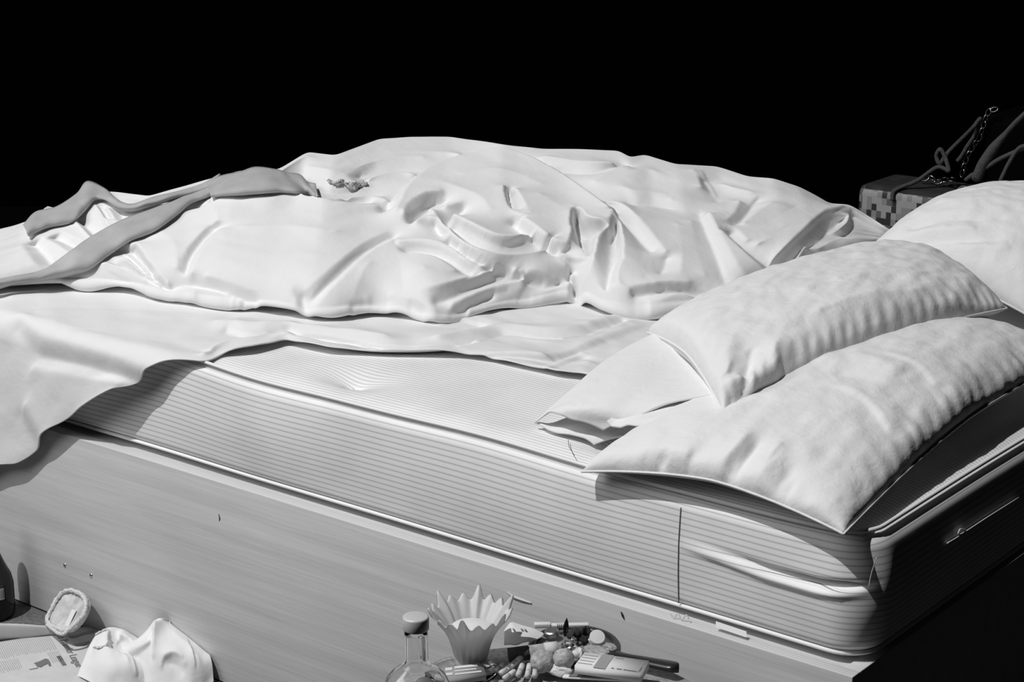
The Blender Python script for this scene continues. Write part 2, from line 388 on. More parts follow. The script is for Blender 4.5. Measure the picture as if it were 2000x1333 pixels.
# ------------------------------------------------------------------ striped mattress
mat_root = thing('mattress', 'old button-tufted mattress in striped ticking on the plywood base', 'mattress', (-1.19, .77, ZB))
TUFTS = [tuple(atz(693, 744, ZT)[:2])]
tx, ty = TUFTS[0]
for i in range(-4, 4):
    for j in range(0, 5):
        if (i, j) != (0, 0) and BX0+.1 < tx+i*.62 < -.1 and ty+j*.34 < BY1-.1: TUFTS.append((tx+i*.62, ty+j*.34))
FOLD = np.array([aty(a, b, -.005) for a, b in ((1322, 1063), (1400, 1090), (1500, 1128), (1600, 1155), (1690, 1166))])
def mdisp(V):
    V = V.copy(); x, y, z = V.T
    t = np.clip((z-ZB)/(ZT-ZB), 0, 1); near = np.exp(-np.maximum(y, 0)/.05); head = np.exp(-np.maximum(-x, 0)/.05)
    bul = np.sin(t*math.pi)
    V[:, 1] -= near*(.010*bul+.004*np.sin(x*9+1)*bul)
    V[:, 0] += head*(.024*bul)
    wav = .003*np.sin(x*7.3+.6)+.0015*np.sin(x*15.1)
    V[:, 2] += t*wav*near*.8 + t*.0035*np.sin(x*5.1+y*4)
    sag = .016*np.exp(-((x+1.55)/.22)**2)
    V[:, 2] += t*near*sag
    for bx, by in TUFTS:
        dx, dy = x-bx, y-by; r2 = (dx/1.3)**2+dy**2; top = np.clip((t-.75)/.25, 0, 1)
        V[:, 2] -= top*.020*np.exp(-r2/.05**2)+top*.012*np.exp(-r2/.012**2)
        pull = .55*np.exp(-r2/.055**2)*top
        V[:, 1] -= dy*pull*.9; V[:, 0] -= dx*pull*.15
    zf = np.interp(x, FOLD[:, 0], FOLD[:, 2]); amp = np.clip((x-FOLD[0, 0])/.06, 0, 1)*np.clip((.012-x)/.05, 0, 1)
    dd = z-zf; nr = (y < .06)*amp
    prog = np.clip((x-FOLD[0, 0])/.25, 0, 1)
    V[:, 1] -= nr*(.0055*np.exp(-(np.minimum(dd, 0)/.007)**2-(np.maximum(dd, 0)/.012)**2) - prog**2*.024*np.exp(-((dd-.014)/.006)**2))
    return V
def round_box(x0, x1, y0, y1, z0, z1, r, nx, ny, nz):
    xs, ys, zs = np.linspace(x0, x1, nx), np.linspace(y0, y1, ny), np.linspace(z0, z1, nz); idx = {}; V = []; F = []; UV = []
    def vid(p):
        k = tuple(np.round(p, 5))
        if k not in idx: idx[k] = len(V); V.append(p)
        return idx[k]
    def face(A, B, fn, flip, uvf):
        for i in range(len(A)-1):
            for j in range(len(B)-1):
                q = [fn(A[i], B[j]), fn(A[i+1], B[j]), fn(A[i+1], B[j+1]), fn(A[i], B[j+1])]
                if flip: q = q[::-1]
                F.append([vid(p) for p in q]); UV.extend([uvf(p) for p in q])
    face(xs, ys, lambda a, b: (a, b, z1), False, lambda p: (p[0], p[1]+z1)); face(xs, ys, lambda a, b: (a, b, z0), True, lambda p: (p[0], p[1]))
    face(xs, zs, lambda a, b: (a, y0, b), False, lambda p: (p[0], p[2])); face(xs, zs, lambda a, b: (a, y1, b), True, lambda p: (p[0], p[2]))
    face(ys, zs, lambda a, b: (x1, a, b), False, lambda p: (p[1], p[2])); face(ys, zs, lambda a, b: (x0, a, b), True, lambda p: (p[1], p[2]))
    V = np.array(V)
    rr = np.array([r, r, r*.55]); lo = np.array([x0, y0, z0])+rr; hi = np.array([x1, y1, z1])-rr
    c = np.clip(V, lo, hi); d = (V-c)/rr; l = np.linalg.norm(d, axis=1); k = np.abs(d).max(1)
    d = np.where(l[:, None] > 0, d/np.maximum(l, 1e-9)[:, None]*np.minimum(k, 1)[:, None], d)
    return c+d*rr, F, UV
V, F, UV = round_box(BX0, 0, 0, BY1, ZB, ZT, .06, 220, 130, 70)
me = mesh(mdisp(V), F); ul = me.uv_layers.new(name='UVMap'); ul.data.foreach_set('uv', np.array(UV).ravel())
part(link('ticking_cover', me, TICK), mat_root)
def ring(z, r=.06, off=.0, step=.02):
    pts = []
    for (cx, cy, a0) in ((-r, r, -90), (-r, BY1-r, 0), (BX0+r, BY1-r, 90), (BX0+r, r, 180)):
        for a in np.linspace(a0, a0+90, 9): pts.append((cx+(r+off)*math.cos(math.radians(a)), cy+(r+off)*math.sin(math.radians(a)), z))
    out = []; pts.append(pts[0])
    for a, b in zip(pts[:-1], pts[1:]):
        n = max(1, int(np.linalg.norm(np.subtract(b, a))/step)); out += [np.array(a)+(np.array(b)-a)*i/n for i in range(n)]
    return np.array(out)
for zz, off in ((ZT-.006, -.006), (ZB+.014, -.004)):
    part(link('piping', tube(mdisp(ring(zz, off=off)), .0035, 6, closed=True), TICK), mat_root)
for bx, by in TUFTS:
    me = lathe([(0, .005), (.006, .0045), (.009, .002), (.008, 0)], 14)
    zc = mdisp(np.array([[bx, by, ZT]]))[0, 2]; me.transform(Matrix.Translation((bx, by, zc+.001))); part(link('button', me, STRING), mat_root)
sx = aty(1325, 1000, -.01)[0]
seam = mdisp(np.array([(sx, 0, z) for z in np.linspace(ZT-.03, ZB+.02, 30)])); seam[:, 1] -= .0005
part(link('seam', tube(seam, .0011, 5, n=40), INK), mat_root)
part(link('care_label', (lambda: (lambda P: gridmesh(P))(np.array([[aty(1398+t*60, 1214+t*20+s*12, -.016-.006*s) for s in (0, .5, 1)] for t in np.linspace(0, 1, 8)])))(), PAPER), mat_root)
def thread(pts, fn, r=.0008): part(link('loose_thread', tube([fn(*p) for p in pts], r, 5, n=len(pts)*6), STRING), mat_root)
ends = lambda a, b: (lambda d: CAM+d*(.026-CAM[0])/d[0])(ray(a, b))
thread([(1850, 1062), (1878, 1045), (1886, 1038), (1876, 1034), (1872, 1044), (1884, 1040), (1930, 1010), (1990, 972)], ends, .0012)
thread([(1697, 1148), (1701, 1125), (1706, 1108), (1712, 1090)], lambda a, b: aty(a, b, -.012))
thread([(1308, 1198), (1316, 1208), (1324, 1199), (1332, 1211), (1340, 1202), (1346, 1210)], lambda a, b: aty(a, b, -.022), .001)
part(link('loose_thread', tube([atz(1110, 860, ZT+.004), atz(1112, 874, ZT+.006), atz(1122, 890, ZT+.003)], .0006, 5), INK), mat_root)

# ------------------------------------------------------------------ white bottom sheet, hanging over the near side at the foot
def ab(P): return float(np.dot(P, RT)), float(np.dot(P, HZ))
tanY = math.tan(YAW); ZS = ZT+.006
def sheet_s(px, py, on):        # hem measured on the top (s>0) or on the hanging side (s<0)
    if on == 's': p = aty(px, py, -.055); return ab(p)[0], p[2]-ZS
    p = atz(px, py, ZS); a, b = ab(p); return a, b+a*tanY
hem = [sheet_s(*q) for q in ((-90, 965, 's'), (-20, 955, 's'), (25, 937, 's'), (60, 933, 's'), (80, 920, 's'), (110, 893, 's'), (185, 842, 's'), (260, 797, 's'), (330, 750, 's'),
       (400, 707, 't'), (440, 693, 't'), (500, 686, 't'), (540, 676, 't'), (560, 669, 't'), (585, 675, 't'), (650, 689, 't'), (760, 695, 't'), (900, 697, 't'), (960, 704, 't'), (1030, 719, 't'), (1090, 731, 't'), (1140, 736, 't'),
       (1200, 752, 't'), (1280, 785, 't'), (1360, 800, 't'), (1470, 800, 't'))]
na, ns = 520, 300
A = np.linspace(hem[0][0], hem[-1][0], na); s0 = np.interp(A, [h[0] for h in hem], [h[1] for h in hem])
s0 = np.convolve(np.pad(s0, 3, mode='edge'), np.ones(7)/7, 'valid')
Pg = np.zeros((na, ns, 3))
for i, a in enumerate(A):
    s1 = np.interp(a, [-1.0, -.2], [.95, 1.45]); s = s0[i]+(s1-s0[i])*np.linspace(0, 1, ns)**1.15
    e = a*RT+(-a*tanY)*HZ
    r = .05; arc = r*math.pi/2
    top = s >= 0; q = np.minimum(-s, arc)/r
    xy = e[None, :2]+np.where(top, s, 0)[:, None]*HZ[None, :2]
    z = np.where(top, ZS, ZS-r*(1-np.cos(np.clip(q, 0, math.pi/2)))-np.maximum(-s-arc, 0))
    yy = np.where(top, 0, -(r*np.sin(np.clip(q, 0, math.pi/2)))*.9-.02*np.maximum(-s-arc, 0)/.3)
    Pg[i, :, :2] = xy; Pg[i, :, 1] += yy; Pg[i, :, 2] = z
Ds = (0, -.55, .8)
SF = [(0, [(-20, 600), (300, 600), (600, 630)]), (0, [(150, 640), (300, 660), (420, 690)]),
  (1.2, [(20, 580), (120, 560), (240, 563), (380, 590)]), (.2, [(60, 610), (200, 600), (330, 625)]),
  (-1.2, [(28, 632), (45, 655), (75, 683), (110, 690), (180, 705), (250, 727), (300, 744)]), (1.2, [(40, 610), (80, 655), (130, 670), (220, 695), (300, 728)]),
  (1.6, [(150, 800), (230, 765), (300, 752)]), (1.0, [(60, 720), (150, 735), (230, 748)]),
  (-1, [(30, 800), (60, 850), (70, 880)]), (1.5, [(45, 790), (80, 850), (90, 900)]), (1.5, [(26, 900), (50, 915), (70, 910)]),
  (-.8, [(435, 642), (470, 652), (500, 655), (520, 648), (560, 646)]), (-1.0, [(520, 648), (600, 652), (680, 664), (740, 674), (800, 678), (870, 676), (940, 664), (985, 650)]),
  (2.0, [(400, 690), (450, 668), (500, 664), (520, 655), (560, 658), (620, 668)]), (2.2, [(430, 630), (480, 637), (540, 638), (620, 645), (700, 655), (760, 664)]),
  (1.8, [(620, 668), (700, 686), (800, 690), (900, 684), (985, 660), (1060, 672), (1150, 660), (1230, 628)]),
  (2.2, [(860, 666), (940, 650), (990, 642), (1060, 648), (1130, 645), (1210, 620)]), (-.6, [(985, 651), (1060, 660), (1130, 656), (1220, 625)]),
  (1.2, [(960, 695), (1020, 694), (1070, 700)]), (-.5, [(1060, 712), (1090, 700), (1140, 692)]), (1.5, [(1080, 728), (1130, 733), (1150, 705)]),
  (1.5, [(850, 632), (880, 626), (920, 622), (960, 628)]), (-.5, [(895, 640), (940, 634)]), (1.5, [(930, 618), (990, 610), (1050, 606), (1110, 585)]),
  (1.2, [(800, 610), (860, 635)]), (.3, [(1000, 630), (1100, 625), (1200, 610)])]
SFOLDS = [
 ([(905, 692), (985, 694), (1060, 700), (1110, 694), (1180, 664), (1262, 632)], [(900, 678), (985, 676), (1060, 680), (1110, 676), (1175, 648), (1250, 618)], [.8, 1.2, 1.4, 1.4, 1.2, .8]),
 ([(1062, 726), (1092, 712), (1125, 700), (1150, 690)], [(1045, 712), (1078, 700), (1110, 690), (1135, 682)], [.5, 1, 1, .6]),
 ([(515, 650), (600, 657), (680, 668), (740, 678), (800, 681), (870, 679), (940, 668), (988, 651)], [(525, 632), (600, 637), (690, 650), (750, 658), (810, 662), (870, 662), (930, 652), (975, 638)], [.4, .8, .9, .9, .9, .9, .8, .5]),
 ([(985, 651), (1060, 663), (1130, 659), (1225, 627)], [(990, 640), (1060, 648), (1130, 644), (1220, 614)], [.5, .7, .7, .5]),
 ([(435, 643), (470, 655), (500, 657), (525, 650)], [(440, 628), (470, 636), (505, 640), (530, 635)], [.5, .8, .8, .5]),
 ([(852, 638), (885, 624), (915, 628), (950, 636)], [(845, 625), (885, 612), (920, 614), (955, 622)], [.3, .7, .7, .3]),
]
d = .9*drape(Pg, Ds, SF, 26, 1.4)
d += creases(Pg+d[..., None]*np.array(Ds)/np.linalg.norm(Ds), Ds, SFOLDS, 30, 1.2, None, 2.4, .1)*.9
d += .0012*noise2(na, ns, 6)
Ds = np.array(Ds)/np.linalg.norm(Ds)
Pg = Pg+d[..., None]*Ds
sh = link('bed_sheet', gridmesh(Pg), SHEET)
so = sh.modifiers.new('thickness', 'SOLIDIFY'); so.thickness = .003; so.offset = 0
tag(sh, 'white bottom sheet pulled off the striped mattress and hanging over the foot of its side', 'bed sheet')

# ------------------------------------------------------------------ crumpled duvet
HEM = [(-480, 600, .70), (-120, 560, .70), (25, 549, .70), (115, 543, .70), (220, 551, .695), (330, 572, .695), (450, 584, .695), (520, 590, .695), (600, 604, .695), (645, 607, .695), (720, 597, .695), (780, 602, .695), (850, 622, .69),
       (900, 612, .69), (960, 600, .69), (1010, 590, .69), (1060, 583, .695), (1110, 570, .695), (1135, 575, .695), (1165, 592, .695), (1220, 600, .695), (1290, 600, .695), (1340, 594, .695), (1420, 588, .70), (1500, 566, .70),
       (1590, 540, .70), (1660, 520, .70), (1720, 490, .70), (1800, 470, .70)]
RID = [(-260, 500, 0.76), (-120, 470, 0.765), (-30, 455, 0.77), (25, 441, 0.775), (60, 428, 0.78), (130, 395, 0.8), (170, 372, 0.812), (230, 376, 0.825), (290, 384, 0.835), (400, 352, 0.86), (470, 333, 0.89), (530, 332, 0.89), (545, 331, 0.89), (600, 297, 0.91), (655, 304, 0.91), (740, 272, 0.92),
       (800, 268, 0.92), (880, 267, 0.92), (980, 282, 0.92), (1060, 291, 0.91), (1130, 292, 0.91), (1210, 295, 0.91), (1230, 308, 0.9), (1260, 302, 0.9), (1320, 322, 0.89), (1400, 326, 0.88), (1460, 345, 0.87), (1510, 350, 0.868), (1560, 365, 0.85),
       (1600, 386, 0.823), (1620, 398, 0.81), (1660, 401, 0.803), (1700, 426, 0.777), (1735, 448, 0.756), (1800, 480, 0.72)]
hm = np.array([(*ab(atz(x, y, z)), z) for x, y, z in HEM]); rd = np.array([(*ab(atz(x, y, z)), z) for x, y, z in RID])
na, nv = 900, 440; NR = 12
A = np.linspace(max(hm[0, 0], rd[0, 0]), min(hm[-1, 0], rd[-1, 0]), na)
def sm1(x, s): return blur(x[:, None], s)[:, 0]
hb, hz = interp_px(hm, A, (1, 2)); rb, rz = interp_px(rd, A, (1, 2))
hb, hz, rb, rz = sm1(hb, 9), sm1(hz, 9), sm1(rb, 3), sm1(rz, 3)
v = np.linspace(0, 1, nv); vr = .8
P = np.zeros((na, nv, 3)); t = np.clip(v/vr, 0, 1)[None]; q = np.clip((v-vr)/(1-vr), 0, 1)[None]
B = hb[:, None]+(rb-hb)[:, None]*t+.22*q
Z = hz[:, None]+(rz-hz)[:, None]*(.26*(1-np.exp(-t/.06))+.74*t**1.0)-(rz-.64)[:, None]*q**1.6
P = A[:, None, None]*RT+B[..., None]*HZ; P[..., 2] = Z
DD = -.62*HZ+np.array([0, 0, .78])
DF = [
 # left, gathered under the tights
 (-1.5, [(62, 462), (82, 485), (98, 506)]), (1.2, [(72, 452), (105, 470), (140, 492)]), (-.8, [(95, 490), (112, 500), (125, 510)]), (1, [(40, 470), (60, 500), (80, 520)]),
 (2.2, [(136, 421), (155, 440), (178, 464)]), (-.8, [(150, 420), (172, 440), (190, 460)]), (2.2, [(186, 396), (200, 420), (214, 442)]), (-.5, [(196, 398), (212, 425)]), (2, [(205, 400), (218, 418), (228, 434)]), (-.4, [(232, 400), (238, 425)]), (1.6, [(240, 400), (290, 390), (330, 380)]),
 (-.8, [(100, 455), (140, 470), (160, 480)]), (1.6, [(110, 445), (150, 462), (170, 472)]),
 (2.8, [(205, 514), (240, 525), (300, 552), (360, 570), (420, 579), (480, 584)]), (-1.5, [(228, 506), (270, 530), (310, 550), (335, 558)]), (1.4, [(238, 494), (275, 522), (310, 546)]),
 (-.8, [(243, 484), (280, 525), (300, 540)]), (1.3, [(250, 486), (280, 512), (310, 545)]), (-2.4, [(255, 474), (285, 515), (305, 540), (324, 553)]), (2, [(264, 470), (300, 520), (328, 550)]),
 (1.6, [(300, 440), (340, 470), (345, 520)]), (-1.0, [(422, 432), (390, 460), (368, 492), (359, 525)]), (.9, [(412, 430), (383, 458), (358, 490), (350, 520)]), (1.8, [(430, 440), (400, 475), (378, 512), (372, 530)]),
 (-1.6, [(330, 552), (355, 545), (375, 548), (400, 553)]), (.8, [(375, 555), (420, 560), (470, 575)]), (-1.8, [(372, 540), (410, 553), (450, 568), (500, 580)]),
 # big smooth lobe
 (2.8, [(410, 388), (440, 382), (480, 378), (560, 378), (640, 392), (700, 400), (740, 402)]), (-1, [(350, 398), (380, 392), (405, 390)]), (-1.0, [(440, 368), (540, 362), (630, 375), (720, 388)]), (2.2, [(411, 388), (416, 410), (422, 432)]),
 (2.4, [(470, 440), (560, 440), (660, 450)]), (1.8, [(450, 510), (520, 540), (570, 560)]), (2.2, [(400, 535), (460, 552), (540, 578), (580, 582)]),
 (-.9, [(772, 450), (735, 464), (700, 488), (665, 520), (630, 553), (602, 582)]), (1.8, [(776, 462), (738, 478), (705, 503), (672, 535), (640, 565), (612, 594)]), (1.0, [(752, 446), (712, 466), (660, 505), (620, 540), (595, 560)]), (-2.2, [(592, 562), (588, 575), (595, 588)]),
 (2.6, [(720, 510), (700, 550), (690, 580)]), (1.2, [(770, 460), (780, 500), (788, 555)]), (2.4, [(830, 520), (800, 545)]), (2.2, [(620, 598), (680, 588), (720, 580)]), (-.6, [(680, 600), (710, 592), (760, 580)]),
 (-1.8, [(786, 478), (830, 479), (870, 492), (905, 515), (930, 530)]), (2.2, [(775, 468), (840, 468), (890, 484), (940, 512), (968, 517)]), (1.4, [(800, 487), (850, 496), (890, 522)]),
 (2.4, [(968, 519), (920, 540), (870, 554), (820, 566)]), (-1.4, [(985, 528), (940, 545), (890, 566), (850, 580)]), (2.4, [(1025, 542), (975, 556), (930, 572), (880, 595)]), (-1.0, [(960, 572), (920, 590), (880, 605)]), (2.4, [(1020, 560), (990, 580), (940, 598), (870, 618)]), (2, [(760, 575), (800, 580), (850, 600)]), (-.8, [(800, 588), (830, 600)]), (1.8, [(1026, 530), (1020, 560), (1000, 585)]),
 # central heap
 (5.2, [(775, 420), (800, 372), (850, 332), (920, 309), (980, 300), (1040, 318), (1100, 352), (1150, 388), (1186, 414)]), (-.6, [(745, 408), (785, 358), (840, 318), (900, 298), (980, 289), (1060, 306), (1125, 345), (1175, 380), (1215, 412)]),
 (5, [(900, 350), (980, 340), (1060, 370)]), (5, [(860, 365), (930, 390), (960, 420)]), (5.5, [(1050, 390), (1100, 420)]),
 (4.5, [(788, 428), (800, 405), (835, 385), (865, 382)]), (-.5, [(802, 432), (825, 412), (842, 392), (868, 388)]), (3.4, [(838, 408), (850, 420), (866, 445), (872, 452)]), (-.4, [(848, 432), (860, 448), (870, 456)]), (3.8, [(810, 438), (830, 425), (845, 430)]), (3.6, [(868, 405), (905, 398)]), (-.6, [(872, 440), (880, 420), (905, 402)]),
 (4.4, [(876, 452), (890, 474), (930, 495), (980, 506), (1030, 502), (1066, 494)]), (-1.0, [(885, 436), (915, 462), (955, 484), (1000, 494), (1040, 490), (1075, 478)]), (4.6, [(884, 425), (915, 445), (960, 468), (1000, 474), (1040, 465)]), (-1.0, [(876, 468), (900, 492), (950, 518), (1010, 538), (1060, 545)]), (2.4, [(880, 480), (930, 512), (965, 518)]),
 (3.2, [(1062, 496), (1095, 508), (1117, 534), (1110, 560), (1090, 575)]), (2.6, [(1000, 530), (1050, 530), (1085, 545)]), (-.8, [(1030, 545), (1060, 552), (1095, 548)]), (2.2, [(1040, 575), (1070, 578), (1105, 565)]),
 (1.0, [(991, 374), (996, 398), (1006, 420)]), (5.6, [(984, 372), (992, 410), (1012, 432), (1030, 436)]), (5.8, [(1002, 378), (1020, 405), (1036, 432)]), (3.4, [(1004, 384), (1012, 405)]),
 (1.0, [(1000, 436), (1020, 452), (1050, 476), (1085, 500)]), (5.6, [(1020, 440), (1060, 470), (1092, 490), (1110, 490), (1118, 468), (1115, 432), (1122, 414)]), (-1.5, [(1128, 420), (1128, 450), (1140, 478), (1150, 500)]), (-1.6, [(1140, 450), (1165, 456), (1180, 445)]), (5, [(1126, 410), (1150, 440), (1190, 436), (1196, 418)]), (3, [(1120, 475), (1140, 490), (1150, 505)]),
 (-5, [(1112, 520), (1118, 548), (1130, 574)]), (4.2, [(1194, 438), (1172, 466), (1160, 500), (1146, 540), (1143, 565), (1158, 588)]), (-1.6, [(1204, 430), (1206, 470), (1198, 505), (1192, 530), (1186, 560)]), (2.6, [(1215, 505), (1204, 535), (1212, 556), (1235, 566)]), (2.2, [(1165, 590), (1185, 565), (1195, 555)]),
 # right
 (2, [(1182, 388), (1212, 394), (1242, 418), (1272, 452), (1302, 490)]), (-.9, [(1205, 410), (1226, 432), (1252, 460), (1275, 482)]), (2.6, [(1198, 404), (1210, 440), (1216, 480), (1216, 505)]), (-1.6, [(1194, 450), (1192, 490), (1188, 530)]),
 (-.8, [(1304, 492), (1299, 510), (1292, 526)]), (1.4, [(1325, 430), (1332, 480), (1330, 530)]), (1.2, [(1250, 500), (1262, 540)]),
 (1.8, [(1352, 326), (1362, 340), (1370, 362)]), (-.8, [(1376, 344), (1388, 362), (1404, 384)]), (1.2, [(1310, 330), (1318, 355), (1312, 385)]), (1.2, [(1410, 352), (1440, 362), (1470, 368)]),
 (-.9, [(1366, 404), (1383, 445), (1402, 492), (1418, 545)]), (2, [(1384, 410), (1412, 462), (1436, 505), (1456, 538)]), (.6, [(1350, 420), (1362, 480), (1378, 530)]),
 (2.4, [(1408, 446), (1450, 485), (1480, 512), (1508, 538)]), (-1.6, [(1424, 442), (1460, 474), (1488, 496), (1514, 514)]), (.8, [(1438, 436), (1462, 462)]),
 (-1.2, [(1436, 430), (1452, 415), (1468, 392), (1482, 376)]), (1.4, [(1422, 424), (1438, 406), (1446, 384)]), (1.4, [(1452, 432), (1478, 408), (1510, 388)]), (1, [(1500, 430), (1530, 410), (1560, 395)]), (1.4, [(1480, 470), (1515, 455), (1540, 440)]),
 (2.6, [(1508, 506), (1540, 476), (1578, 440), (1612, 412), (1648, 400)]), (-1.6, [(1516, 538), (1536, 514), (1572, 474), (1598, 460), (1620, 438), (1648, 416)]),
 (1.8, [(1572, 476), (1552, 512), (1540, 536)]), (-1.2, [(1582, 484), (1580, 515), (1566, 540)]), (1.6, [(1658, 412), (1656, 430), (1638, 446)]), (-.8, [(1668, 408), (1668, 432), (1650, 452)]), (1.4, [(1600, 480), (1640, 462), (1680, 472)]),
 (2.4, [(1266, 598), (1300, 577), (1336, 571), (1356, 580)]), (-1.5, [(1232, 566), (1296, 560), (1345, 562), (1404, 580)]), (2, [(1215, 545), (1232, 556), (1290, 550), (1350, 548)]),
 # behind
 (2, [(548, 332), (580, 312), (600, 300)]), (-1.4, [(550, 345), (600, 355), (650, 362), (700, 366), (740, 370)]), (1.5, [(600, 320), (660, 330), (690, 350)]), (-1.5, [(700, 330), (712, 345), (690, 358)]), (1.8, [(720, 345), (770, 332), (820, 336)]), (1.5, [(700, 320), (760, 305), (830, 300)]), (-.6, [(700, 338), (760, 325), (840, 322)]), (1.5, [(640, 385), (720, 378), (770, 392)]), (-1, [(745, 408), (770, 398)]),
 (1.2, [(760, 290), (840, 290), (900, 295)]), (1.6, [(1060, 300), (1140, 312), (1200, 312)]), (-1.4, [(1075, 318), (1150, 325), (1205, 312), (1228, 310)]), (1.4, [(1160, 350), (1200, 325), (1230, 318)]), (1.5, [(1215, 360), (1260, 370), (1300, 372)]), (-.8, [(1225, 385), (1270, 390), (1310, 395)]), (1.8, [(1240, 330), (1280, 330)]),
]
fixm = np.zeros((na, nv), bool); fixm[:, int(vr*nv)-1:int(vr*nv)+2] = True
